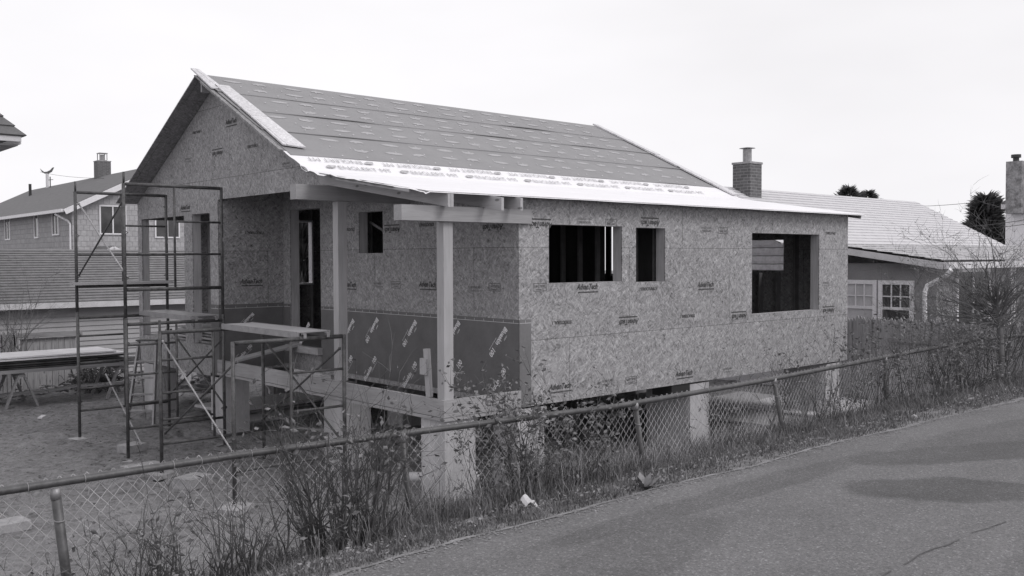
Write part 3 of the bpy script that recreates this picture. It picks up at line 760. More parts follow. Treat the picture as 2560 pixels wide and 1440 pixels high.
for px, lean, cap in [(148, .10, True), (1005, .11, False), (1548, .20, False), (1905, .32, False), (2225, .05, False), (2440, .03, False)]:
    y0 = -3.45; r = railat((CAM + ray(px, 1000) * ((-3.5 - CAM.y) / ray(px, 1000).y)).x)
    bt = Vector((r.x + lean, r.y - .0, .7)); tp = r + Vector((0, .0, -.025 if not cap else -.06))
    b = MB(); b.tube([bt, tp], .023 if not cap else .027, 12); po = b.build('post', M['galv'], FEN, smooth=True)
    b = MB(); b.tube([tp + Vector((0, 0, -.03)), tp + Vector((0, 0, .03))], [.029, .026], 12); b.build('post_cap', M['galv_l'], po, smooth=True)
    b = MB()
    for q in (.45, .85):
        c = bt.lerp(tp, q); 
        b.tube([c + Vector((.029 * math.cos(t), .029 * math.sin(t) - .003, 0.008 * math.sin(t))) for t in [k * PI / 8 for k in range(17)]], .003, 4, False)
    b.build('tie_wire', M['galv_l'], po)
b = MB()
for px in [75, 220, 445, 515, 640, 700, 880, 1180, 1340, 1440, 1650, 1730, 2010, 2140, 2330]:
    r = railat((CAM + ray(px, 1000) * ((-3.5 - CAM.y) / ray(px, 1000).y)).x)
    c = r
    b.tube([c + Vector((.004 * k / 8, .025 * math.cos(k * PI / 6), .025 * math.sin(k * PI / 6))) for k in range(13)] + [c + Vector((.02, -.03, -.06)), c + Vector((.012, -.03, -.09))], .0028, 4, False)
b.build('tie_wire', M['galv_l'], FEN)

# ================================================================== SCAFFOLDS
def frame(root, x0, x1, y, z0, z1, rungs, inner, name='frame', lean=0):
    b = MB(); R = .026
    b.tube([(x0, y, z0), (x0 + lean, y, z1)], R, 8); b.tube([(x1, y, z0), (x1 + lean, y, z1)], R, 8)
    xm = (x0 + x1) / 2
    for z, a, c, r in rungs: b.tube([(a + R, y, z), (c - R, y, z)], r, 8)
    if inner: b.tube([(xm, y, inner[0]), (xm, y, inner[1])], .019, 8)
    return b.build(name, M['steel'], root, smooth=True)
def brace(root, a, b_, mat='steel', r=.015):
    b = MB(); b.tube([a, b_], r, 6)
    for q in (a, b_): b.tube([Vector(q) - Vector((.0, 0, .018)), Vector(q) + Vector((.0, 0, .018))], .019, 6)
    return b.build('cross_brace', M[mat], root, smooth=True)
XL, XRt = -1.92, -.40
S1 = thing('scaffold_tower', (-1.16, 6.4, 0), 'tall two-lift scaffold tower of rusty dark tube frames before the gable', 'scaffold')
for y in (5.26, 7.52):
    xm = (XL + XRt) / 2
    near = y < 6
    low = [(2.03, XL, XRt, .026), (.47, XL, XRt, .021)] + [(z, XL, xm, .017) for z in (1.72, 1.27, .84)]
    frame(S1, XL, XRt, y, .03, 2.12, low, (.47, 2.0))
    up = [(4.12, XL, XRt, .026), (2.55, XL, XRt, .026), (3.08, XL, XRt, .017), (3.58, xm, XRt, .017)]
    frame(S1, XL - .005, XRt - .005, y, 2.125, 4.13, up, (2.56, 4.1))
    for x in (XL, XRt):
        b = MB(); b.tube([(x, y, 4.131), (x, y, 4.30 if x == XL else 4.14)], .017, 8); b.build('coupling_pin', M['steel'], S1, smooth=True)
    b = MB()
    for z in (3.93, 2.72, 1.75, .62, 3.4):
        for x, s_ in ((XL, 1), (XRt, -1)):
            b.tube([(x, y, z - .04), (x + s_ * .05, y, z), (x, y, z + .03)], .008, 5)
    b.build('latch', M['steel'], S1)
    b = MB(); b.tube([(XRt + .001, y, 3.28), (XRt + .001, y, 3.34)], .024, 8); b.build('tape', M['paper'], S1)
brace(S1, (XL + .03, 5.3, 3.93), (XL + .03, 7.5, 2.74)); brace(S1, (XL + .045, 7.5, 3.93), (XL + .045, 5.3, 2.74), 'steel_l')
brace(S1, (XRt + .03, 5.3, 1.75), (XRt + .03, 7.5, .62)); brace(S1, (XRt + .045, 7.5, 1.75), (XRt + .045, 5.3, .62))
S2 = thing('scaffold_tower', (-1.24, 2.6, 0), 'low single-lift scaffold with a walkboard, nearest the fence', 'scaffold')
XL2, XR2 = -2.0, -.48; xm = (XL2 + XR2) / 2
frame(S2, XL2, XR2, 1.5, .09, 2.02, [(2.0, XL2, XR2, .027), (.47, XL2, XR2, .021), (1.58, xm, XR2, .017), (1.1, xm, XR2, .017)], (.47, 1.98))
frame(S2, XL2, XR2, 3.75, .05, 2.02, [(2.0, XL2, XR2, .027), (.47, XL2, XR2, .021), (1.62, XL2, xm, .017), (1.17, XL2, xm, .017), (.8, XL2, xm, .017)], (.47, 1.98))
b = MB(); b.tube([(XL2, 3.75, 2.0), (XL2, 3.75, 2.17)], .018, 8); b.build('coupling_pin', M['steel'], S2)
brace(S2, (XL2 + .03, 3.72, 1.88), (XL2 + .03, 1.53, .64), 'steel_l', .012); brace(S2, (XL2 + .045, 1.53, 1.77), (XL2 + .045, 3.72, .62))
brace(S2, (XR2 - .03, 3.72, 1.86), (XR2 - .03, 1.53, .64)); brace(S2, (XR2 - .045, 1.53, 1.84), (XR2 - .045, 3.72, .64))
# walkboards
def walkboard(x0, x1, y0, y1, z, label, mat='alu'):
    t = thing('walkboard', ((x0 + x1) / 2, y0, z), label, 'scaffold board', 'walkboards on the scaffolds')
    tb(lambda b: b.box((x0 + .02, y0 + .05, z + .012), (x1 - .02, y1 - .05, z + .026)), 'deck', M[mat], t)
    for x in (x0, x1 - .02): tb(lambda b: b.box((x, y0, z - .05), (x + .02, y1, z + .03)), 'side_rail', M['alu'], t)
    for yy in (y0, y1):
        for x in (x0 + .05, x1 - .09):
            s_ = -1 if yy == y0 else 1
            tb(lambda b: (b.box((x, yy, z + .0), (x + .04, yy + s_ * .06, z + .014)), b.box((x, yy + s_ * .06, z - .05), (x + .04, yy + s_ * .07, z + .014))), 'hook', M['galv_l'], t)
walkboard(-1.13, -.66, 1.53, 3.72, 2.055, 'light wooden walkboard spanning the low scaffold, nearest the porch', 'post')
walkboard(-.92, -.45, 5.3, 7.48, 2.085, 'dull grey walkboard across the lower frames of the tall scaffold')
b = MB(); b.obox((-1.2, 7.42, 2.60), (1.66, .22, .045)); o = b.build('plank', M['wood_x'], loc=(-1.2, 7.42, 2.6)); tag(o, 'loose board lying on the middle bars of the tall scaffold', 'plank')
# pads under the legs
def pad(x, y, s, h, rz, label, mat='concrete_l', z=None, name='leg_pad', cat='pad', group='pads under the scaffold legs'):
    zz = gz(x, y) if z is None else z
    b = MB(); b.obox((x, y, zz + h / 2 - .01), (s, s * .8, h), rz); o = b.build(name, M[mat], loc=(x, y, zz)); tag(o, label, cat, group); return o
pad(-1.92, 5.26, .3, .045, .3, 'small pale pad under the outer near leg of the tall scaffold', 'post')
pad(-1.92, 7.52, .3, .045, .1, 'small pale pad under the outer far leg of the tall scaffold', 'post')
pad(-2.0, 1.5, .38, .06, .6, 'large concrete pad under the near left leg of the low scaffold')
pad(-2.0, 3.75, .34, .06, .3, 'flat concrete pad under the far left leg of the low scaffold')
pad(-.48, 1.5, .34, .1, .3, 'concrete pad under the leg of the low scaffold nearest the porch')
p = onZ(482, 1196, .12); pad(p.x, p.y, .40, .14, .4, 'concrete block half sunk in sand between the low scaffold legs', name='concrete_block', cat='block', group='concrete blocks in the sand')
p = onZ(20, 1280, .2); pad(p.x, p.y, .38, .10, .1, 'big pale concrete block at the left edge of the photo', name='concrete_block', cat='block', group='concrete blocks in the sand')
p = onZ(330, 1128, .0); pad(p.x, p.y, .34, .12, .35, 'pale block beside the outer near leg of the tall scaffold', name='concrete_block', cat='block', group='concrete blocks in the sand')
p = onZ(395, 1190, .0); pad(p.x - .15, p.y + .1, .5, .12, .1, 'flat weathered block just behind the fence rail under the low scaffold', name='concrete_block', cat='block', group='concrete blocks in the sand')

# stepladder
T = thing('stepladder', (-.6, 8.0, 0), 'dark folding stepladder standing inside the tall scaffold', 'stepladder')
lb = Vector((-.95, 7.8, 0)); 
dx = Vector((.748, -.664, 0)).normalized()   # across the view
dn = Vector((.664, .748, 0))
base = at(350, 1047, 16.9); base.z = 0
def L3(a, n, z): return base + dx * a + dn * n + Vector((0, 0, z))
for sgn, nm in ((-1, 0), (1, 1)):
    tb(lambda b: b.beam(L3(sgn * .24, 0, 0), L3(sgn * .16, .42, 1.5), .03, .09, dn), 'front_rail', M['galv_l'], T)
    tb(lambda b: b.beam(L3(sgn * .24, .85, 0), L3(sgn * .17, .44, 1.45), .02, .035, dn), 'rear_leg', M['steel_l'], T)
for k in range(5):
    z = .27 + k * .29; a = .24 - .08 * z / 1.5
    tb(lambda b: b.beam(L3(-a, .42 * z / 1.5, z), L3(a, .42 * z / 1.5, z), .09, .03), 'step', M['galv_l'], T)
tb(lambda b: b.beam(L3(-.19, .43, 1.52), L3(.19, .43, 1.52), .2, .03), 'top_cap', M['steel'], T)
b = MB(); b.tube([at(264, 935, 16.6), at(358, 1118, 14.9)], .014, 6); o = b.build('brace_pole', M['steel_l'], loc=at(358, 1118, 14.9)); tag(o, 'loose thin brace pole slanting to the ground left of the stepladder', 'pole')

# sheets on sawhorses
def sheet(c, sz, rz, name, mat, label, cat, group): 
    b = MB(); b.obox(c, sz, rz); o = b.build(name, M[mat], loc=c); return tag(o, label, cat, group)
ordn = ['lowest', 'second from the bottom', 'third from the bottom', 'third from the top', 'second from the top', 'topmost right']
lx = [(-2.2, 4.9), (-1.9, 4.7), (-2.5, 4.6), (-2.0, 4.8), (-1.7, 4.2), (-1.1, 2.6)]
ys0 = 11.75
for i in range(6):
    cx, ln = lx[i]
    z = .80 + i * .045
    sheet((cx - .05, ys0 + .62 + .03 * (i % 2), z), (ln, 1.2, .03), 0, 'plywood_sheet', 'darkboard' if i < 4 else 'offwhite', f'{ordn[i]} sheet of the long flat stack on sawhorses', 'sheet', 'sheets stacked on sawhorses')
sheet((-3.75, ys0 + .62, 1.025), (2.6, 1.2, .03), 0, 'plywood_sheet', 'offwhite', 'topmost left sheet of the long flat stack on sawhorses', 'sheet', 'sheets stacked on sawhorses')
for k, yy in enumerate((11.8, 12.3, 12.85)):
    sheet((-1.6, yy, .745), (5.6, .09, .07), 0, 'timber', 'greywood_l', ['front', 'middle', 'rear'][k] + ' long timber carrying the flat stack of sheets', 'timber', 'long timbers on the sawhorses')
for i in range(3):
    sheet((.35, ys0 + .3 + i * .3, .86 + .05 * (i % 2)), (1.6, .14, .035), .05 * (i - 1), 'pale_board', 'post', ['front', 'middle', 'rear'][i] + ' pale board jutting from the right end of the sheet stack', 'board', 'pale boards by the sheet stack')
def sawhorse(x, label):
    t = thing('sawhorse', (x, 12.3, 0), label, 'sawhorse', 'sawhorses under the sheet stack')
    tb(lambda b: b.box((x - .04, 11.8, .62), (x + .04, 12.85, .705)), 'top_bar', M['greywood_l'], t)
    for yy in (11.85, 12.8):
        for s_ in (-1, 1):
            tb(lambda b: b.beam((x + s_ * .04, yy, .68), (x + s_ * .30, yy, .0), .09, .04), 'leg', M['greywood_l'], t)
sawhorse(-1.72, 'left sawhorse with splayed legs under the sheet stack')
sawhorse(.25, 'right sawhorse under the end of the sheet stack beside the scaffold')
# long board lying on ground, debris
b = MB(); pts = [at(-20, 992, 19.6), at(120, 980, 20), at(190, 966, 20.3), at(260, 962, 20.6), at(330, 955, 21)]
for a, c in zip(pts[:-1], pts[1:]): b.beam(a + Vector((0, 0, .02)), c + Vector((0, 0, .02)), .2, .04)
o = b.build('plank', M['wood_x'], loc=pts[1]); tag(o, 'long pale warped board on the ground beneath the sheet stack', 'plank')
rng = random.Random(5)
b = MB()
for i in range(500):
    u = rng.random(); c = at(200 + 120 * u + rng.uniform(-30, 30), 0, 21); c = Vector((c.x, 12.7 + rng.uniform(.3, 2.6), 0))
    hgt = .55 * math.exp(-((c.x - 1.1) / 1.0) ** 2)
    c.z = rng.uniform(0, .05 + max(hgt, 0))
    d = Vector((rng.uniform(-1, 1), rng.uniform(-1, 1), rng.uniform(-.5, .7))).normalized() * rng.uniform(.1, .35)
    b.tube([c, c + d * .5 + Vector((0, 0, .04)), c + d], rng.uniform(.005, .02), 4)
o = b.build('brush_pile', M['twig'], loc=(1.1, 14, 0)); tag(o, 'tangled heap of brush and leaves behind the sheet stack', 'brush pile', kind='stuff')
b = MB()
for i in range(420):
    c = Vector((rng.uniform(-5, 3), rng.uniform(13.0, 16), 0)); c.z = rng.uniform(0, .15)
    b.obox(c, (rng.uniform(.05, .25), rng.uniform(.03, .12), .02), rng.uniform(0, 3), rng.uniform(-.5, .5), rng.uniform(-.5, .5))
o = b.build('rubble', M['litter']); tag(o, 'scraps of leaves and wood along the back of the lot', 'rubble', kind='stuff')
# sheets and scrap under the house
for i, (c, sz, rz, mt, lab) in enumerate([
    ((1.9, 8.2, .16), (2.6, 1.2, .05), .08, 'offwhite', 'pale sheet on top of the pile under the house behind the tall pier'),
    ((2.0, 8.2, .1), (2.7, 1.25, .04), .02, 'dark_wood', 'dark sheet beneath the pale one under the house'),
    ((2.3, 7.6, .03), (3.2, 1.3, .04), .05, 'paper', 'white sheet lying lowest on the sand under the house'),
    ((4.4, 7.6, .12), (2.4, .9, .04), .0, 'offwhite', 'pale sheet lying under the house beyond the porch beam'),
    ((4.6, 7.5, .05), (2.6, 1.0, .04), .1, 'dark_wood', 'dark sheet lying under the house beyond the porch beam')]):
    sheet(c, sz, rz, 'plywood_sheet', mt, lab, 'sheet', 'sheets lying under the house')
b = MB()
for i in range(90):
    c = at(rng.uniform(445, 545), rng.uniform(920, 965), 19.5 + rng.random()); c.z = rng.uniform(.2, .55)
    b.obox(c, (rng.uniform(.1, .6), rng.uniform(.05, .2), .02), rng.uniform(0, 3), rng.uniform(-.6, .6), rng.uniform(-.5, .5))
o = b.build('scrap_pile', M['offwhite']); tag(o, 'crumpled pale scrap heaped on sheets behind the scaffold braces', 'scrap', kind='stuff')
# pale sheets added at right, their brightness in place of lit sand
for i, (px, py, d, L, W, z, mt) in enumerate([(1890, 1020, 0, 3.4, 2.6, 0, 'siding'), (1990, 1010, 0, 2.6, 1.3, 0, 'offwhite'), (2110, 1030, 0, 2.4, 1.4, 0, 'offwhite')]):
    c = onZ(px, py, .05); c.z = .06 + .034 * i
    sheet(tuple(c), (L, W, .03), .1, 'plywood_sheet', mt, ['wide pale sheet lying on the sand under the right end of the house', 'narrower duller sheet overlapping the wide one under the right end of the house', 'pale sheet on the ground beyond the right corner of the house'][i], 'sheet', 'sheets lying at the right end')
for px, py, L, rz, mt, lab in [(655, 1098, .7, -.4, 'post', 'pale offcut on the ground right of the low scaffold leg'), (560, 1108, .5, .5, 'greywood_l', 'weathered offcut at the foot of the tall pier behind the scaffold'), (225, 1005, .8, .2, 'wood_x', 'short board lying right of the far leg of the tall scaffold'), (105, 1045, .35, 1.1, 'offwhite', 'small white scrap board on the sand left of the tall scaffold'), (760, 1075, .9, -.9, 'wood_x', 'thin stick of lumber slanting on the sand under the porch')]:
    q = onZ(px, py, 0); b = MB(); zz = gz(q.x, q.y) + .015; b.obox((q.x, q.y, zz), (L, .08, .03), rz, .05, .03)
    o = b.build('lumber_offcut', M[mt], loc=(q.x, q.y, zz)); tag(o, lab, 'offcut', 'lumber offcuts on the sand')
# white pipe near first pier
a, c = at(1002, 1192, 11.95), at(1207, 1190, 11.95)
b = MB(); b.tube([a, a.lerp(c, .5), c], .06, 14); o = b.build('drain_pipe', M['plastic'], loc=a, smooth=True); tag(o, 'short white plastic pipe lying behind the corner pier', 'pipe')

# ================================================================== NEIGHBOURING BUILDINGS
def courses(mb, bl, br, tl, tr, n, th=.02):  # saw-tooth shingle courses / siding
    bl, br, tl, tr = map(Vector, (bl, br, tl, tr)); nn = (br - bl).cross(tl - bl).normalized()
    for i in range(n):
        a0, a1 = i / n, (i + 1) / n
        p = [bl.lerp(tl, a0), br.lerp(tr, a0), br.lerp(tr, a1), bl.lerp(tl, a1)]
        mb.add([p[0] + nn * th, p[1] + nn * th, p[2], p[3], p[0], p[1]], [(0, 1, 2, 3), (4, 5, 1, 0)])
def window(root, c, u, n, w, h, mull=1, rows=1, glass='glass', frame='white', fw=.07, sash=False):
    c = Vector(c); u = Vector(u); n = Vector(n); z = Vector((0, 0, 1))
    def bx(b, x0, x1, z0, z1, d0, d1): 
        q = [c + u * x0 + z * z0 + n * d0, c + u * x1 + z * z0 + n * d0, c + u * x1 + z * z0 + n * d1, c + u * x0 + z * z0 + n * d1]
        b.hexa(q + [p + z * (z1 - z0) for p in q])
    b = MB()
    bx(b, -w/2-fw, -w/2, -h/2-fw, h/2+fw, 0, .05); bx(b, w/2, w/2+fw, -h/2-fw, h/2+fw, 0, .05); bx(b, -w/2, w/2, h/2, h/2+fw, 0, .05); bx(b, -w/2, w/2, -h/2-fw, -h/2, 0, .06)
    for i in range(mull): 
        x = -w/2 + w * (i + 1) / (mull + 1); bx(b, x - .03, x + .03, -h/2, h/2, .01, .04)
    if sash: 
        bx(b, -w/2, w/2, -.03, .03, .01, .045)
        for i in (1, 2): x = -w/2 + w * i / 3; bx(b, x - .012, x + .012, .03, h/2, .012, .035)
        bx(b, -w/2, w/2, h * .25 - .012, h * .25 + .012, .012, .034)
    f = b.build('window', M[frame], root)
    b = MB(); bx(b, -w/2, w/2, -h/2, h/2, .0, .008); b.build('pane', M[glass], f)
    return f
YP = (0, 1, 0); XP = (1, 0, 0)
# top-left hip corner
NH = thing('hip_roof_house', (-6, 16, 0), 'tall neighbour of which only a dark hip roof corner shows, upper left', 'house')
e = Vector((-1.3, 12.8, 5.62))
tb(lambda b: (courses(b, (-9.3, 12.8, 5.62), (-1.3, 12.8, 5.62), (-5.5, 17.0, 10.6), (-5.49, 17.0, 10.6), 24, .03), courses(b, (-1.3, 12.8, 5.62), (-1.3, 21.2, 5.62), (-5.49, 17.0, 10.6), (-5.5, 17.01, 10.6), 24, .03)), 'roof', M['roof_dark'], NH)
tb(lambda b: (b.box((-9.2, 12.83, 5.50), (-1.38, 12.93, 5.61)), b.box((-1.4, 12.93, 5.46), (-1.36, 21, 5.61))), 'gutter', M['offwhite'], NH)
tb(lambda b: b.box((-9.2, 12.94, 5.42), (-1.42, 21, 5.455)), 'soffit', M['soffit'], NH)
tb(lambda b: b.box((-9, 13.35, 0), (-3.4, 20.8, 5.415)), 'wall', M['cedar'], NH)
# garage
GA = thing('garage', (-1, 18, 0), 'low garage with grey shingle roof and pale lap siding behind the lot', 'garage')
gx0, gx1 = -14, 7.0
GY = 16.6
tb(lambda b: courses(b, (gx0, GY - .35, 1.93), (gx1, GY - .35, 1.93), (gx0, GY + 3.4, 3.30), (gx1, GY + 3.4, 3.30), 21, .028), 'roof', M['shingle_roof'], GA)
tb(lambda b: b.slab([(gx0, GY + 3.4, 3.29), (gx1, GY + 3.4, 3.29), (gx1, GY + 7, 1.9), (gx0, GY + 7, 1.9)], .02), 'roof', M['roof_dark'], GA)
tb(lambda b: b.box((gx0, GY - .38, 1.78), (gx1, GY - .34, 1.925)), 'fascia', M['offwhite'], GA)
tb(lambda b: courses(b, (gx0, GY, .0), (gx1 - .3, GY, .0), (gx0, GY, 1.8), (gx1 - .3, GY, 1.8), 14, .03), 'siding', M['siding'], GA)
tb(lambda b: b.box((gx0, GY + .04, 0), (gx1 - .3, GY + 6.6, 1.86)), 'wall', M['siding'], GA)
# weathered fence with cap
b = MB()
LF = thing('board_fence', (-2.5, 14.6, 0), 'low weathered board fence with a flat cap rail in front of the garage', 'fence')
pa = at(50, 830, 22.5); xa = pa.x; pb = at(203, 830, 23.2); xb = pb.x; yF = 14.7
p0 = onY(50, 835, yF); p1 = onY(190, 835, yF)
n = 9
for i in range(n):
    x0 = p0.x + (p1.x - p0.x) * i / n; b.box((x0 + .006, yF, -.05), (x0 + (p1.x - p0.x) / n - .006, yF + .025 + .01 * (i % 2), p0.z - .12 - .02 * (i % 3 == 0)))
b.build('boards', M['greywood'], LF)
tb(lambda b: b.box((p0.x - .05, yF - .1, p0.z - .1), (p1.x + .12, yF + .1, p0.z + .02)), 'cap_rail', M['greywood_l'], LF)
def pickets(mb, a, c, n, h, w=.09, pointed=True, seed=1):
    a = Vector(a); c = Vector(c); d = (c - a) / n; dn_ = d.normalized(); nr = Vector((-dn_.y, dn_.x, 0)); rg = random.Random(seed)
    for i in range(n):
        o = a + d * (i + .5); hh = h * (1 + rg.uniform(-.02, .02)); z = Vector((0, 0, 1)); tl = dn_ * rg.uniform(-.012, .012)
        q = [o - dn_ * w / 2, o + dn_ * w / 2, o + dn_ * w / 2 + z * (hh - .08) + tl, o + dn_ * w * .1 + z * hh + tl, o - dn_ * w * .1 + z * hh + tl, o - dn_ * w / 2 + z * (hh - .08) + tl]
        t = nr * .018; mb.add([p - t / 2 for p in q] + [p + t / 2 for p in q], [tuple(range(6)), tuple(reversed(range(6, 12)))] + [(k, k + 6, (k + 1) % 6 + 6, (k + 1) % 6) for k in range(6)])
PF = thing('picket_fence', (-4, 14.5, 0), 'grey pointed picket fence at the far left edge below the bare bush', 'fence')
q0 = onY(-60, 830, 14.4); q1 = onY(46, 830, 14.4)
b = MB(); pickets(b, (q0.x, 14.4, 0), (q1.x, 14.4, 0), 10, q1.z, .1); b.build('pickets', M['greywood'], PF)
tb(lambda b: b.box((q0.x, 14.43, .9), (q1.x, 14.47, .98)), 'rail', M['greywood_l'], PF)

# two-storey shingled house
SH = thing('shingled_house', (12, 44, 0), 'two-storey cedar shingled house with white trimmed windows behind the garage', 'house')
hx, hy = 7.29, 38.6
rz_, rx_ = 7.75, hx + 4.4
tb(lambda b: (b.box((hx, hy + .01, 0), (hx + 8.8, hy + 24, 5.45))), 'wall', M['cedar_x'], SH)
tb(lambda b: b.add([(hx, hy, 0), (hx + 8.8, hy, 0), (hx + 8.8, hy, 5.45), (rx_, hy, 5.45 + 2.2), (hx, hy, 5.45), (hx, hy + .3, 5.45), (rx_, hy + .3, 7.65), (hx + 8.8, hy + .3, 5.45)], [(0, 1, 2, 3, 4), (4, 3, 6, 5), (3, 2, 7, 6)]), 'gable_wall', M['cedar'], SH)
tb(lambda b: (b.slab([(hx - .45, hy + 24, 5.42), (hx - .45, hy - .4, 5.42), (rx_, hy - .4, 7.85), (rx_, hy + 24, 7.85)], .08),), 'roof', M['roof_dark'], SH)
tb(lambda b: b.slab([(hx + 9.25, hy - .4, 5.42), (hx + 9.25, hy + 24, 5.42), (rx_ + .001, hy + 24, 7.85), (rx_ + .001, hy - .4, 7.85)], .08), 'roof', M['roof_dark'], SH)
tb(lambda b: (b.beam((hx - .45, hy - .45, 5.26), (rx_, hy - .45, 7.68), .05, .26), b.beam((hx + 9.25, hy - .45, 5.26), (rx_, hy - .45, 7.68), .05, .26)), 'rake_trim', M['white'], SH)
tb(lambda b: b.box((hx - .58, hy - .3, 5.25), (hx - .45, hy + 24, 5.40)), 'gutter', M['white'], SH)
tb(lambda b: b.tube([(hx - .5, hy + .9, 5.2), (hx - .1, hy + .25, 4.85), (hx - .06, hy + .1, 4.7), (hx - .06, hy + .1, 0)], .05, 6), 'downpipe', M['white'], SH)
for px, py, w in [(282, 550, 1.15), (418, 560, 1.15)]:
    p = onY(px, py, hy); window(SH, (p.x, hy, p.z), XP, (0, -1, 0), w, 1.3, 1)
for px0, py in [(20, 572), (92, 565), (140, 556)]:
    p = onX(px0, py, hx); window(SH, (hx, p.y, p.z), YP, (-1, 0, 0), .95 if px0 != 92 else .6, 1.15, 0 if px0 == 92 else 1)
def chimney(root, c, w, h, mat='brick', name='chimney'):
    b = MB(); b.box((c[0] - w/2, c[1] - w/2, c[2]), (c[0] + w/2, c[1] + w/2, c[2] + h)); o = b.build(name, M[mat], root)
    b = MB(); b.box((c[0] - w/2 - .02, c[1] - w/2 - .02, c[2] + h), (c[0] + w/2 + .02, c[1] + w/2 + .02, c[2] + h + .05)); b.build('chimney_cap', M['concrete_l'], o); return o
p = onX(256, 420, rx_)
ch = chimney(SH, (p.x, p.y, 7.3), .72, p.z - 7.3 + .35)
b = MB(); zc = p.z + .40
b.box((p.x - .2, p.y - .2, zc), (p.x + .2, p.y + .2, zc + .05)); b.box((p.x - .24, p.y - .24, zc + .42), (p.x + .24, p.y + .24, zc + .46))
for sx in (-1, 1):
    for sy in (-1, 1): b.box((p.x + sx * .2 - .02, p.y + sy * .2 - .02, zc + .05), (p.x + sx * .2 + .02, p.y + sy * .2 + .02, zc + .42))
b.tube([(p.x, p.y, zc), (p.x, p.y, zc + .36)], .12, 10); b.build('chimney_pot', M['galv_l'], SH)
p = onX(75, 460, hx + 3.0); b = MB(); b.tube([(p.x, p.y, 6.6), (p.x, p.y, p.z)], .09, 8); b.build('vent_pipe', M['black'], SH)
# small porch gable at its foot
p = onY(275, 615, hy - 2)
tb(lambda b: (b.slab([(p.x - 1.15, hy - 2.2, 2.95), (p.x + .1, hy - 2.2, 3.65), (p.x + .1, hy - .1, 3.65), (p.x - 1.15, hy - .1, 2.95)], .06), b.slab([(p.x + .1, hy - 2.2, 3.65), (p.x + 1.35, hy - 2.2, 2.95), (p.x + 1.35, hy - .1, 2.95), (p.x + .1, hy - .1, 3.65)], .06)), 'porch_roof', M['roof_dark'], SH)
tb(lambda b: (b.beam((p.x - 1.2, hy - 2.24, 2.84), (p.x + .1, hy - 2.24, 3.56), .04, .14), b.beam((p.x + 1.4, hy - 2.24, 2.84), (p.x + .1, hy - 2.24, 3.56), .04, .14)), 'porch_trim', M['white'], SH)
# weather vane in form of a fish on a pole behind
q = at(118, 430, 62)
WV = thing('weather_vane', (q.x, q.y, 0), 'fish-shaped weather vane on a pole above the shingled roof', 'weather vane')
b = MB(); b.tube([(q.x, q.y, 0), (q.x, q.y, q.z - .1)], .1, 8); b.build('pole', M['offwhite'], WV)
b = MB(); pr = Vector(RT); fish = [(-.45, .2), (-.34, -.02), (-.15, -.14), (.1, -.12), (.3, .0), (.42, .24), (.45, .3), (.36, .28), (.2, .1), (0, 0), (-.2, -.02), (-.3, .06), (-.38, .12)]
z0 = Vector((q.x, q.y, q.z + .02)); nn = Vector(FW) * .04
vs2 = [z0 + pr * (x * 1.0) + Vector((0, 0, y * .95)) for x, y in fish]; k = len(vs2)
b.add([v - nn for v in vs2] + [v + nn for v in vs2], [tuple(range(k)), tuple(reversed(range(k, 2 * k)))] + [(i, i + k, (i + 1) % k + k, (i + 1) % k) for i in range(k)]); b.build('fish', M['roof_dark'], WV)
b = MB(); q2 = at(125, 430, 61); b.tube([(q2.x, q2.y, 0), (q2.x, q2.y, q2.z - .3)], .035, 6); b.tube([at(121, 450, 61), at(133, 449, 61)], .02, 5); o = b.build('antenna', M['galv'], loc=(q2.x, q2.y, 0)); tag(o, 'thin antenna mast beside the fish weather vane', 'antenna')

# right house with pale roof
RH = thing('white_roofed_house', (18, 4, 0), 'neighbour with a broad pale shingle roof beyond the right end', 'house')
ox, oy = CAM.x, CAM.y
ex = 29.5 + ox; eY = 11.2 + oy; rY = 13.9 + oy
tb(lambda b: courses(b, (8.6 + ox + 9, eY, 3.29), (ex + .2, eY, 3.29), (8.6 + ox + 9, rY, 4.74), (ex, rY, 4.74), 19, .018), 'roof', M['roof_w'], RH)
tb(lambda b: courses(b, (11.8, eY + 0.0, 3.29), (8.6 + ox + 9, eY, 3.29), (11.8, rY, 4.74), (8.6 + ox + 9, rY, 4.74), 19, .018), 'roof', M['roof_w'], RH)
tb(lambda b: b.slab([(11.8, rY + .01, 4.74), (ex, rY + .01, 4.74), (ex, rY + 2.9, 3.29), (11.8, rY + 2.9, 3.29)], .04), 'roof', M['roof_w'], RH)
tb(lambda b: b.box((12.2, eY + .3, 0), (ex - .3, rY + 2.6, 3.25)), 'wall', M['siding_w'], RH)
tb(lambda b: b.add([(ex - .3, eY + .3, 3.25), (ex - .3, rY + 2.6, 3.25), (ex - .3, rY, 4.6)], [(0, 1, 2)]), 'gable_wall', M['siding_w'], RH)
def gsid(b):
    z = 1.0
    while z < 4.5:
        lo = eY + max(.25, (z + .10 - 3.29) / .537); hi = rY + min(2.5, (4.74 - z - .10) / .537)
        if hi > lo: courses(b, (12.12, hi, z), (12.12, lo, z), (12.12, hi, z + .19), (12.12, lo, z + .19), 1, .03)
        z += .19
tb(gsid, 'siding', M['siding_l'], RH)
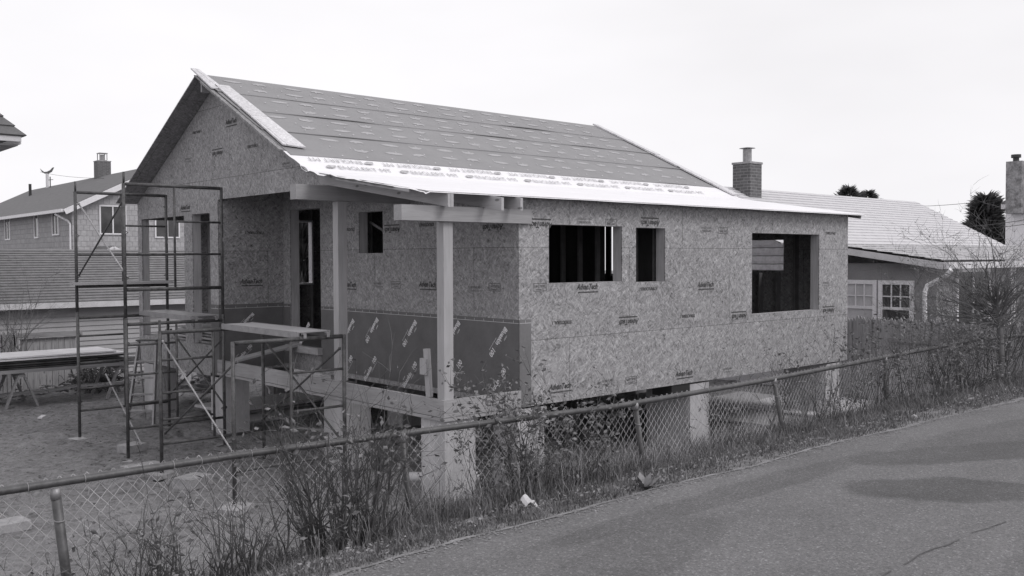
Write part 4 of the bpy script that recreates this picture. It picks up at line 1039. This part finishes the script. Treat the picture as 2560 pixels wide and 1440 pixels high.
# lower shed wing facing the camera
wx = 20 + ox; wy = 8.95 + oy
tb(lambda b: courses(b, (wx - .35, wy - .25, 2.92), (40 + ox, wy - .25, 2.92), (wx - .35, eY + .3, 3.33), (40 + ox, eY + .3, 3.33), 8, .02), 'roof', M['roof_low'], RH)
tb(lambda b: (b.beam((wx - .32, wy - .27, 2.80), (wx - .32, eY + .3, 3.22), .05, .14),), 'rake_trim', M['offwhite'], RH)
tb(lambda b: b.box((wx + .0, wy, 0), (wx + .1, eY + .2, 2.85)), 'wall', M['wallgrey'], RH)
tb(lambda b: b.box((wx + .11, wy, 0), (40 + ox, wy + .1, 2.85)), 'wall', M['wallgrey'], RH)
tb(lambda b: b.box((wx - .3, wy - .38, 2.74), (40 + ox, wy - .26, 2.88)), 'gutter', M['white'], RH)
tb(lambda b: b.tube([at(2378, 675, 19.4), at(2365, 690, 19.5), at(2318, 715, 19.8), at(2312, 730, 19.8), at(2312, 900, 19.8)], .05, 8), 'downpipe', M['white'], RH)
for px, gl in ((2151, 'glass_l'), (2241, 'glass')):
    p = onX(px, 755, wx); window(RH, (wx, p.y, 1.86), YP, (-1, 0, 0), .62, 1.05, 0, 1, gl, 'siding_w', .09, True)
for px in (2430,):
    p = onY(px, 745, wy); window(RH, (p.x, wy, 1.9), XP, (0, -1, 0), 1.6, 1.5, 1, 1, 'glass')
for px in (2522,):
    p = onY(px, 745, wy); tb(lambda b: b.box((p.x - .12, wy - .08, 0), (p.x + .2, wy - .01, 2.72)), 'corner_trim', M['white'], RH)
p = onY(1868, 440, rY - .3); ch = chimney(RH, (p.x, p.y, 4.2), .5, p.z + .28 - 4.2)
b = MB(); b.tube([(p.x, p.y, p.z + .3), (p.x, p.y, p.z + .66)], .11, 12); b.tube([(p.x, p.y, p.z + .68), (p.x, p.y, p.z + .71)], [.2, .03], 12); b.build('flue', M['galv_l'], RH)

# far right house
FH = thing('stone_chimney_house', (38, 8, 0), 'white house with a tall stone chimney at the right edge', 'house')
c = at(2532, 520, 33); 
a1 = at(2513, 600, 33.5)
tb(lambda b: b.box((a1.x, a1.y - 6, 0), (a1.x + 8, a1.y, a1.z + 1.15)), 'wall', M['siding_w'], FH)
tb(lambda b: b.box((a1.x - .15, a1.y - 6.2, a1.z + 1.1), (a1.x + 8.2, a1.y + .1, a1.z + 1.28)), 'cornice', M['white'], FH)
tb(lambda b: b.add([(a1.x - .2, a1.y + .1, a1.z + 1.29), (a1.x - .2, a1.y - 6.2, a1.z + 1.29), (a1.x + 8.2, a1.y - 6.2, a1.z + 1.29), (a1.x + 8.2, a1.y + .1, a1.z + 1.29), (a1.x + 4, a1.y - 3, a1.z + 4.6)], [(1, 0, 4), (2, 1, 4), (3, 2, 4), (0, 3, 4)]), 'roof', M['roof_dark'], FH)
b = MB(); cc = at(2540, 520, 33); b.box((cc.x - .35, cc.y - .3, cc.z - .2), (cc.x + .25, cc.y + .22, at(2540, 405, 33).z)); cho = b.build('chimney', M['stone'], FH)
zt = at(2540, 405, 33).z; b = MB(); b.tube([(cc.x - .05, cc.y, zt), (cc.x - .05, cc.y, zt + .14)], .1, 10); b.tube([(cc.x - .05, cc.y, zt + .14), (cc.x - .05, cc.y, zt + .25)], .16, 10); b.build('chimney_pot', M['black'], cho)
# wires
def wire(p, q, sag, label, r=.012):
    b = MB(); p = Vector(p); q = Vector(q)
    b.tube([p.lerp(q, t / 16) - Vector((0, 0, sag * 4 * (t / 16) * (1 - t / 16))) for t in range(17)], r, 4); o = b.build('overhead_wire', M['black'], loc=p, smooth=True); tag(o, label, 'wire', 'overhead wires')
wire(at(2150, 511, 45), at(2620, 476, 36), .3, 'topmost overhead wire crossing to the stone chimney')
wire(at(2290, 565, 32), at(2700, 520, 24), .2, 'overhead wire crossing in front of the dark evergreen, upper of two', .01)
wire(at(2280, 572, 32), at(2720, 532, 26), .2, 'overhead wire crossing in front of the dark evergreen, lower of two', .01)
wire(at(100, 430, 62), at(260, 446, 47), .1, 'faint wire between the weather vane and the chimney', .012)

# stockade fence right
SF = thing('stockade_fence', (12, 0, 0), 'tall weathered stockade fence with pointed pickets beyond the house corner', 'fence')
s0 = at(2100, 800, 19.3); s1 = at(2620, 815, 16.4)
b = MB(); pickets(b, (s0.x, s0.y, 0), (s1.x, s1.y, 0), 56, 1.78, .082, True, 3); b.build('pickets', M['greywood'], SF)
for z in (1.35, .35): tb(lambda b: b.beam(Vector((s0.x, s0.y, z)) + Vector((-.05, -.05, 0)) * 1.0 + (s1 - s0).normalized() * 1.0, Vector((s1.x, s1.y, z)) + Vector((-.05, -.05, 0)), .04, .08), 'rail', M['greywood_l'], SF)

# ================================================================== VEGETATION
def branch(mb, lf, p, d, L, r, depth, rg, leafy, curl=.25, nseg=4, tips=None, nside=4):
    pts = [Vector(p)]; rs = [r]; d = Vector(d).normalized()
    for i in range(nseg):
        d = (d + Vector((rg.gauss(0, curl), rg.gauss(0, curl), rg.gauss(0, curl * .6) + .04)) * .5).normalized()
        pts.append(pts[-1] + d * L / nseg); rs.append(r * (1 - .75 * (i + 1) / nseg))
    mb.tube(pts, rs, nside, False)
    if depth > 0:
        for k in range(rg.choice((2, 3, 3, 4))):
            i = rg.randint(1, nseg); q = pts[i]
            nd = (d + Vector((rg.gauss(0, .6), rg.gauss(0, .6), rg.gauss(.1, .35)))).normalized()
            branch(mb, lf, q, nd, L * rg.uniform(.35, .65), max(rs[i] * .8, .0022), depth - 1, rg, leafy, curl, 3, tips, 3)
    if lf is not None and leafy > 0 and depth <= 1:
        for k in range(int(leafy * 4 + rg.random())):
            q = pts[rg.randint(1, len(pts) - 1)] + Vector((rg.gauss(0, .02), rg.gauss(0, .02), rg.gauss(0, .02)))
            leafq(lf, q, rg.uniform(.014, .030), rg)
def leafq(lf, q, s, rg):
    a = Vector((rg.gauss(0, 1), rg.gauss(0, 1), rg.gauss(0, .6))).normalized(); c = a.orthogonal().normalized(); c.rotate(Matrix.Rotation(rg.uniform(0, 6.28), 3, a))
    e_ = a.cross(c)
    lf.add([q - a * s, q + c * s * .5 - a * .1 * s, q + a * s + e_ * s * .25, q - c * s * .5 - a * .1 * s], [(0, 1, 2, 3)])
def shrub(x, y, h, spread, stems, depth, leafy, label, seed, mat='twig', r=.007, name='shrub', cat='shrub', group='shrubs along the chain link fence', basew=.1, leafmat='leaf', flat=1.0):
    rg = random.Random(seed); z = gz(x, y)
    t = thing(name, (x, y, z), label, cat, group)
    mb = MB(); lf = MB()
    for i in range(stems):
        a = rg.uniform(0, 2 * PI); rad = basew * math.sqrt(rg.random())
        p = (x + math.cos(a) * rad, y + math.sin(a) * rad * flat, z - .03)
        d = Vector((math.cos(a) * spread * rg.uniform(.1, 1), math.sin(a) * spread * rg.uniform(.1, 1) * flat, 1))
        branch(mb, lf, p, d, h * rg.uniform(.6, 1.05), r * rg.uniform(.6, 1.3), depth, rg, leafy)
    mb.build('stems', M[mat], t)
    if lf.v: lf.build('leaves', M[leafmat], t)
    return t
def fx(px, dy=0): # world x of the fence line seen at pixel column
    r = ray(px, 1100); return (CAM + r * ((-3.5 + dy - CAM.y) / r.y)).x
shrub(fx(845), -3.55, 1.0, .46, 44, 2, .12, 'tall bare rose bush with many stems crossing the rail near the porch corner', 11, r=.010, basew=.18)
shrub(fx(925), -3.55, .95, .38, 14, 2, .3, 'thin sparse bush just right of the tall bare rose bush', 111, r=.005, basew=.1)
shrub(fx(1215), -3.6, .68, .35, 12, 2, .7, 'leafy rose shrub left of the two in front of the second pier', 12, r=.006, basew=.14)
shrub(fx(1330), -3.55, .76, .5, 26, 2, .9, 'fuller leafy rose shrub in front of the second pier', 13, r=.007, basew=.16)
shrub(fx(1440), -3.62, .6, .55, 12, 2, .7, 'low leafy shrub just right of the fuller rose shrub', 14, r=.005, basew=.14)
for i, (px, dy, h, sp, st, dp, lfy, lab) in enumerate([
    (-10, -.05, .5, .6, 14, 2, .05, 'bare twiggy plant at the extreme left of the fence'),
    (60, -.15, .52, .6, 14, 2, .1, 'low bare bush left of the first fence post'),
    (120, .1, .45, .5, 12, 2, .15, 'small bare bush right beside the first fence post'),
    (200, -.15, .45, .6, 11, 1, .25, 'short arching twigs right of the first fence post'),
    (285, -.1, .6, .4, 12, 2, .1, 'slender bare stems in the left part of the fence'),
    (352, .0, .62, .4, 12, 2, .1, 'bare stems leaning right beneath the tall scaffold'),
    (432, -.08, .78, .25, 9, 2, .1, 'tallest single bare sapling at the left of the fence'),
    (500, .05, .5, .5, 12, 2, .1, 'bare twigs left of the low scaffold leg'),
    (575, -.1, .7, .4, 14, 2, .05, 'dark bare bush in front of the low scaffold leg'),
    (640, -.2, .42, .5, 12, 2, .1, 'short brush right of the low scaffold leg'),
    (722, -.05, .68, .35, 6, 2, .05, 'open fan of bare twigs left of the tall rose bush')]):
    shrub(fx(px, dy), -3.55 + dy, h * .82, sp, st, dp, lfy, lab, 30 + i, r=.0085, basew=.08)
for i, (px, dy, h, sp, st, dp, lfy, lab) in enumerate([
    (1770, .3, .4, .5, 5, 2, .5, 'small sparse shrub at the foot of the third pier'),
    (1850, -.1, .62, .7, 7, 2, .1, 'arching bare bush left of the most leaning post'),
    (1975, .0, .82, .5, 9, 2, .05, 'wiry bush right of the most leaning post'),
    (2040, .15, .72, .5, 15, 2, .35, 'dense dark bush before the last visible pier'),
    (2110, .1, .75, .6, 10, 2, .08, 'tangled bush at the right corner of the house'),
    (2175, .0, .65, .4, 8, 2, .1, 'upright bush left of the vine on the rail'),
    (2210, .1, .95, .3, 12, 2, 1.2, 'leafy vine clump climbing over the rail'),
    (2270, .1, .7, .5, 9, 2, .2, 'bush under the sloping rail right of the vine'),
    (2330, .2, 1.15, .6, 18, 3, .05, 'bare bush against the stockade fence, left of the leafy one'),
    (2385, -.05, .85, .6, 20, 2, 1.2, 'dark leafy low bush near the road at the right'),
    (2450, .25, 1.55, .55, 30, 3, .05, 'tall wiry bush just left of the small tree trunk'),
    (2530, .3, 1.5, .55, 30, 3, .05, 'bushy brush at the right edge behind the small tree'),
    (2600, .1, 1.4, .5, 24, 2, .1, 'brush leaving the photo at the right edge')]):
    shrub(fx(px, dy), -3.55 + dy, h, sp, st, dp, lfy, lab, 60 + i, r=.007, basew=.28)
# small leafless tree
tx = fx(2488, -.15); ty = -3.7
rg = random.Random(99); tz = gz(tx, ty)
TR = thing('leafless_tree', (tx, ty, tz), 'small leafless tree with pale crooked trunk leaning over the fence at right', 'tree')
b = MB(); tw = MB()
tp = [Vector((tx, ty, tz - .05)), Vector((tx + .05, ty, tz + .35)), Vector((tx + .12, ty + .05, tz + .8)), Vector((tx + .05, ty + .1, tz + 1.2))]
b.tube(tp, [.06, .045, .04, .03], 7); b.build('trunk', M['bark'], TR, smooth=True)
for i in range(46):
    s_ = tp[2].lerp(tp[3], rg.random()) if i > 3 else tp[3]
    a = rg.uniform(-1.5, 1.3)
    d = Vector(RT) * a + Vector((0, 0, rg.uniform(.15, 1.0))) + Vector(FW) * rg.uniform(-.4, .4)
    branch(tw, None, s_, d, rg.uniform(.7, 1.35), .013, 3, rg, 0, .4, 6)
for i in range(30):
    branch(tw, None, tp[1].lerp(tp[3], rg.random()), Vector(RT) * rg.uniform(-1.8, .6) + Vector((0, 0, rg.uniform(.0, .6))) + Vector(FW) * rg.uniform(-.4, .4), rg.uniform(.6, 1.1), .009, 3, rg, 0, .4, 5)
tw.build('branches', M['twig_l'], TR)
# far-left bush
q = onY(20, 850, 14.0)
rg = random.Random(5)
BL = thing('bare_bush', (q.x, 14.0, 0), 'leafless bush rising against the garage roof at the left edge', 'bush')
tw = MB()
for i in range(16):
    branch(tw, None, (q.x + rg.uniform(-.4, .3), 14.0, .5), Vector((rg.uniform(-.4, .45), 0, 1)), rg.uniform(1.3, 2.1), .014, 3, rg, 0, .2, 5)
tw.build('stems', M['twig_l'], BL)
# evergreens
def conifer(name, px, pt, pb, d, wpx, label, seed, n=5200, thin=False):
    rg = random.Random(seed); top = at(px, pt, d); bot = at(px, pb, d); h = top.z - bot.z; w = wpx / FPX * d / 2
    t = thing(name, (top.x, top.y, 0), label, 'tree', None)
    tb(lambda b: b.tube([(top.x, top.y, 0), (top.x, top.y, top.z - h * .2)], [.25, .06], 7), 'trunk', M['bark'], t)
    lf = MB()
    for i in range(n):
        v = rg.random() ** .8; rr = w * (1 - v ** 1.35) ** .72 * (.8 + .35 * noise.noise(Vector((seed, v * 6, 0))))
        a = rg.uniform(0, 2 * PI); lump = .85 + .6 * noise.noise(Vector((math.cos(a) * 2.6, math.sin(a) * 2.6, v * 9 + seed)))
        k = rr * lump * (rg.random() ** .35)
        c = Vector((top.x + math.cos(a) * k, top.y + math.sin(a) * k, bot.z + v * h * .97))
        dd = Vector((math.cos(a), math.sin(a), rg.uniform(.1, .9))).normalized(); L = rg.uniform(.15, .55) * (w / 1.5) ** .5
        s_ = dd.orthogonal().normalized() * L * .16
        lf.add([c - s_, c + s_, c + dd * L], [(0, 1, 2)])
    lf.build('crown', M['evergreen'], t)
conifer('evergreen_tree', 2466, 486, 720, 42, 215, 'dark dense evergreen between the pale roof and the stone chimney', 3)
conifer('evergreen_tree', 2122, 468, 560, 75, 150, 'left tip of evergreen showing above the pale roof ridge', 4, 1800)
conifer('evergreen_tree', 2172, 478, 560, 75, 110, 'right tip of evergreen showing above the pale roof ridge', 5, 1300)
# dense foliage glimpsed through the doorway
conifer('evergreen_tree', 752, 520, 800, 40, 260, 'dense tree glimpsed through the porch doorway', 6, 12000)

# broadleaf rosette near the road
q = onZ(1612, 1232, 1.3)
t = MB(); rg = random.Random(8)
for i in range(11):
    a = i * 2.4; L = rg.uniform(.12, .21); el = rg.uniform(.3, 1.1)
    d = Vector((math.cos(a) * math.cos(el), math.sin(a) * math.cos(el), math.sin(el))); s_ = Vector((-math.sin(a), math.cos(a), 0)) * .034
    pz = Vector((q.x, q.y, gz(q.x, q.y)))
    t.add([pz, pz + d * L * .5 + s_, pz + d * L + Vector((0, 0, -.01)), pz + d * L * .5 - s_], [(0, 1, 2, 3)])
o = t.build('rosette_plant', M['pale_leaf'], loc=q); tag(o, 'pale broad-leaved rosette plant in the grass at the road edge', 'plant')
# litter
q = onZ(1325, 1248, 1.32); b = MB(); zz = gz(q.x, q.y)
b.grid(lambda u, v: (q.x + (u - .5) * .13 + (v - .5) * .03, q.y + (v - .5) * .09, zz + .04 + .03 * math.sin(u * 5) + .035 * v), 6, 3); o = b.build('paper_litter', M['paper'], loc=(q.x, q.y, zz)); tag(o, 'crumpled white paper in the grass below the leafy rose shrub', 'litter')
q = onZ(1372, 1222, 1.3)
rocks = [(1903, 1130, .035, 'pale stone in the grass right of the most leaning post'), (1960, 1110, .02, 'tiny pale pebble by the grass edge at right'), (1488, 1297, .012, 'tiny white pebble on the asphalt near the verge'), (2430, 1003, .05, 'white scrap near the road under the right bushes'), (2285, 1052, .05, 'flat pale rock at the road edge beneath the right bushes')]
for px, py, s_, lab in rocks:
    q = onZ(px, py, 1.3); b = MB(); rg = random.Random(px)
    zz = gz(q.x, q.y) if q.y > -4.7 else 1.346
    n1 = 7; ring = []
    pts = [(q.x + s_ * rg.uniform(.8, 1.2) * math.cos(a), q.y + s_ * .8 * rg.uniform(.7, 1.2) * math.sin(a)) for a in [k * 2 * PI / n1 for k in range(n1)]]
    vs_ = [(x, y, zz - .01) for x, y in pts] + [(q.x + (x - q.x) * .8, q.y + (y - q.y) * .8, zz + s_ * rg.uniform(.5, .9)) for x, y in pts] + [(q.x, q.y, zz + s_)]
    fs_ = [(k, (k + 1) % n1, n1 + (k + 1) % n1, n1 + k) for k in range(n1)] + [(n1 + k, n1 + (k + 1) % n1, 2 * n1) for k in range(n1)]
    b.add(vs_, fs_); o = b.build('stone', M['concrete_l'], loc=(q.x, q.y, zz)); tag(o, lab, 'stone', 'stones by the road')

# ------------------------------------------------------------------ grass on the verge
def grass(n, seed, mat, name, label, hmul=1.0, wmul=1.0):
    rs = np.random.RandomState(seed)
    x = -6.6 + 19.5 * rs.rand(n) ** 1.25; y = -4.75 + 1.85 * rs.rand(n)
    V = np.zeros((n, 5, 3), dtype=np.float32); keep = []
    for i in range(n):
        xi, yi = float(x[i]), float(y[i])
        ye = yedge(xi)
        if yi < ye + .02 + .05 * rs.rand(): continue
        dn = noise.noise(Vector((xi * 1.1, yi * 1.6, seed)))
        if rs.rand() > .62 + dn * 1.3: continue
        k = (yi - ye) / 1.2
        if yi > -3.3 and rs.rand() < (yi + 3.3) / .4: continue
        left = 1 - sm(-5.2, -3.2, xi) * 1.0
        h = (.03 + .10 * k * (1 + .8 * noise.noise(Vector((xi * 2, yi * 2, 3)))) * (1 - .45 * left)) * rs.uniform(.35, 1.35) * hmul
        if yi > -3.6: h *= .9
        z = gz(xi, yi) - .01
        a = rs.uniform(0, 2 * PI); w = .0035 * wmul * rs.uniform(.7, 1.4); b_ = rs.uniform(.1, .8) * h
        ca, sa = math.cos(a), math.sin(a); a2 = rs.uniform(0, 2 * PI); dx_, dy_ = math.cos(a2) * b_, math.sin(a2) * b_
        V[i] = [(xi - ca * w, yi - sa * w, z), (xi + ca * w, yi + sa * w, z), (xi + ca * w * .8 + dx_ * .3, yi + sa * w * .8 + dy_ * .3, z + h * .6), (xi - ca * w * .8 + dx_ * .3, yi - sa * w * .8 + dy_ * .3, z + h * .6), (xi + dx_, yi + dy_, z + h)]
        keep.append(i)
    V = V[keep]; m_ = len(keep)
    me = bpy.data.meshes.new(name); me.vertices.add(m_ * 5); me.vertices.foreach_set('co', V.reshape(-1))
    idx = np.arange(m_)[:, None] * 5
    loops = np.concatenate([idx + np.array([[0, 1, 2, 3]]), idx + np.array([[3, 2, 4]])], axis=1).reshape(-1)
    me.loops.add(m_ * 7); me.loops.foreach_set('vertex_index', loops.astype(np.int32))
    st = np.stack([np.arange(m_) * 7, np.arange(m_) * 7 + 4], axis=1).reshape(-1)
    me.polygons.add(m_ * 2); me.polygons.foreach_set('loop_start', st.astype(np.int32))
    me.update(calc_edges=True); me.validate(); me.materials.append(M[mat])
    o = bpy.data.objects.new(name, me); col.objects.link(o); tag(o, label, 'grass', kind='stuff')
grass(110000, 1, 'grass', 'grass', 'short dark grass and weeds covering the verge beside the road')
grass(22000, 2, 'grass_dry', 'dry_grass', 'pale dry grass stalks scattered through the verge', 1.25)

# dead leaves and weeds among the grass, crumbs along the road edge, clods on the sand
rg = random.Random(21); b = MB()
for i in range(15000):
    x = -6.6 + 19 * rg.random() ** 1.25; y = -4.78 + 1.9 * rg.random()
    if y < yedge(x) + .02 or noise.noise(Vector((x * 1.3, y * 2, 8))) < -.25: continue
    leafq(b, Vector((x, y, gz(x, y) + rg.uniform(.0, .07))), rg.uniform(.006, .018), rg)
tag(b.build('leaf_litter', M['litter']), 'dead leaves and flat weeds strewn through the verge grass', 'leaf litter', kind='stuff')
b = MB()
for i in range(3800):
    x = -6.6 + 18 * rg.random(); sp_ = .03 + .05 * max(0, noise.noise(Vector((x * 1.1, 14, 0))) + .3)
    y = yedge(x) + rg.gauss(-.02, sp_); s_ = rg.uniform(.003, .012)
    a = rg.uniform(0, 3); z = (1.349 if y < yedge(x) else gz(x, y)) 
    ca, sa = math.cos(a) * s_, math.sin(a) * s_
    b.add([(x - ca, y - sa, z), (x + sa, y - ca, z), (x + ca, y + sa, z), (x - sa, y + ca, z), (x, y, z + s_ * .7)], [(0, 1, 4), (1, 2, 4), (2, 3, 4), (3, 0, 4)])
tag(b.build('gravel', M['edge']), 'loose sand and grit along the edge of the asphalt', 'gravel', kind='stuff')
b = MB()
for i in range(4200):
    x = rg.uniform(-6, 8); y = rg.uniform(-2.6, 12.5)
    if noise.noise(Vector((x * .9, y * .9, 3))) < -.1: continue
    s_ = rg.uniform(.006, .022) * (1.6 if rg.random() < .1 else 1); z = gz(x, y) - .003; a = rg.uniform(0, 3)
    ca, sa = math.cos(a) * s_, math.sin(a) * s_
    b.add([(x - ca * 1.5, y - sa * 1.5, z), (x + sa, y - ca, z), (x + ca * 1.5, y + sa * 1.5, z), (x - sa, y + ca, z), (x, y, z + s_)], [(0, 1, 4), (1, 2, 4), (2, 3, 4), (3, 0, 4)])
for i in range(700):
    x = rg.uniform(-5.5, 6); y = rg.uniform(-2.3, 12)
    s_ = rg.uniform(.02, .05); z = gz(x, y) - .008; a = rg.uniform(0, 3)
    ca, sa = math.cos(a) * s_, math.sin(a) * s_
    b.add([(x - ca * 1.5, y - sa * 1.5, z), (x + sa, y - ca, z), (x + ca * 1.5, y + sa * 1.5, z), (x - sa, y + ca, z), (x + ca * .4, y, z + s_ * .6)], [(0, 1, 4), (1, 2, 4), (2, 3, 4), (3, 0, 4)])
bd = MB()
for i in range(1500):
    x = rg.uniform(-5.5, 6); y = rg.uniform(-2.3, 12.3)
    if noise.noise(Vector((x * .7, y * .7, 13))) < -.15: continue
    L = rg.uniform(.02, .12); a = rg.uniform(0, 6.28); w = rg.uniform(.006, .022); z = gz(x, y) + .006
    ca, sa = math.cos(a), math.sin(a)
    bd.add([(x, y, z), (x + ca * L * .5 - sa * w, y + sa * L * .5 + ca * w, z + .012), (x + ca * L, y + sa * L, z + .004), (x + ca * L * .5 + sa * w, y + sa * L * .5 - ca * w, z + .002)], [(0, 1, 2, 3)])
tag(bd.build('debris', M['debris']), 'dark scraps, twigs and dead weed pressed into the trampled sand', 'debris', kind='stuff')
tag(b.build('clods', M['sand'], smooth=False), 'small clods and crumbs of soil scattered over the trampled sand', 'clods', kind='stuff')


# tall dry grass clumps along the fence
rg = random.Random(77); b = MB()
for px, n_, hh in [(40, 40, .2), (180, 30, .2), (330, 40, .22), (470, 50, .24), (600, 60, .25), (690, 60, .25), (800, 90, .3), (900, 170, .36), (960, 200, .42), (1040, 160, .36), (1120, 90, .28), (1200, 130, .34), (1270, 170, .4), (1350, 190, .4), (1430, 170, .36), (1500, 130, .3), (1580, 120, .3), (1660, 120, .3), (1740, 90, .26), (1830, 80, .25), (1920, 90, .28), (2020, 120, .3), (2100, 120, .3), (2180, 120, .3), (2260, 130, .32), (2340, 130, .32), (2440, 140, .34), (2540, 140, .34)]:
    for i in range(n_):
        x = fx(px) + rg.gauss(0, .16); y = -3.6 + rg.gauss(0, .14); z = gz(x, y) - .01
        h = hh * rg.uniform(.4, 1.1); a_ = rg.uniform(0, 6.28); lean = rg.uniform(.1, .9) * h; w = .0022
        d = Vector((math.cos(a_), math.sin(a_), 0)); sd = Vector((-d.y, d.x, 0)) * w
        p0 = Vector((x, y, z)); p1 = p0 + d * lean * .25 + Vector((0, 0, h * .6)); p2 = p0 + d * lean * .65 + Vector((0, 0, h * .92)); p3 = p0 + d * lean * 1.15 + Vector((0, 0, h * rg.uniform(.75, 1.0)))
        b.add([p0 - sd, p0 + sd, p1 + sd, p1 - sd, p2 + sd * .7, p2 - sd * .7, p3], [(0, 1, 2, 3), (3, 2, 4, 5), (5, 4, 6)])
tag(b.build('tall_grass', M['grass_dry']), 'clumps of tall dry grass bending along the foot of the chain link fence', 'tall grass', kind='stuff')
# ================================================================== LIGHT
wd = bpy.data.worlds.new('World'); scn.world = wd; wd.use_nodes = True
nt = wd.node_tree; N = NT(nt); bg = nt.nodes['Background']
sky = nt.nodes.new('ShaderNodeTexSky'); sky.sky_type = 'NISHITA'; sky.sun_disc = False
S = Vector((.30, -.72, .75)).normalized()
sky.sun_elevation = math.asin(S.z); sky.sun_rotation = math.atan2(S.x, S.y)
bw = nt.nodes.new('ShaderNodeRGBToBW'); nt.links.new(sky.outputs[0], bw.inputs[0])
tc = nt.nodes.new('ShaderNodeTexCoord')
cl = N.noise(N.mapping(tc.outputs['Generated'], scale=(1, 1, 3)), 1.6, 4)
base = N.maprange(cl, .3, .7, 8.2, 9.3)
v = N.math('ADD', N.math('MULTIPLY', bw.outputs[0], .05), base)
cc_ = N.n('ShaderNodeCombineColor'); nt.links.new(v, cc_.inputs[0]); nt.links.new(N.math('MULTIPLY', v, .986), cc_.inputs[1]); nt.links.new(N.math('MULTIPLY', v, 1.012), cc_.inputs[2])
nt.links.new(cc_.outputs[0], bg.inputs['Color']); bg.inputs['Strength'].default_value = .1
sl = bpy.data.lights.new('sun', 'SUN'); sl.energy = 1.1; sl.angle = math.radians(25); sl.color = (1, .985, .98)
so = bpy.data.objects.new('sun', sl); col.objects.link(so); so.rotation_euler = (-S).to_track_quat('-Z', 'Y').to_euler(); so.location = (0, -20, 30)
scn.view_settings.view_transform = 'Standard'; scn.view_settings.look = 'None'; scn.view_settings.exposure = 0.1; scn.view_settings.gamma = 1
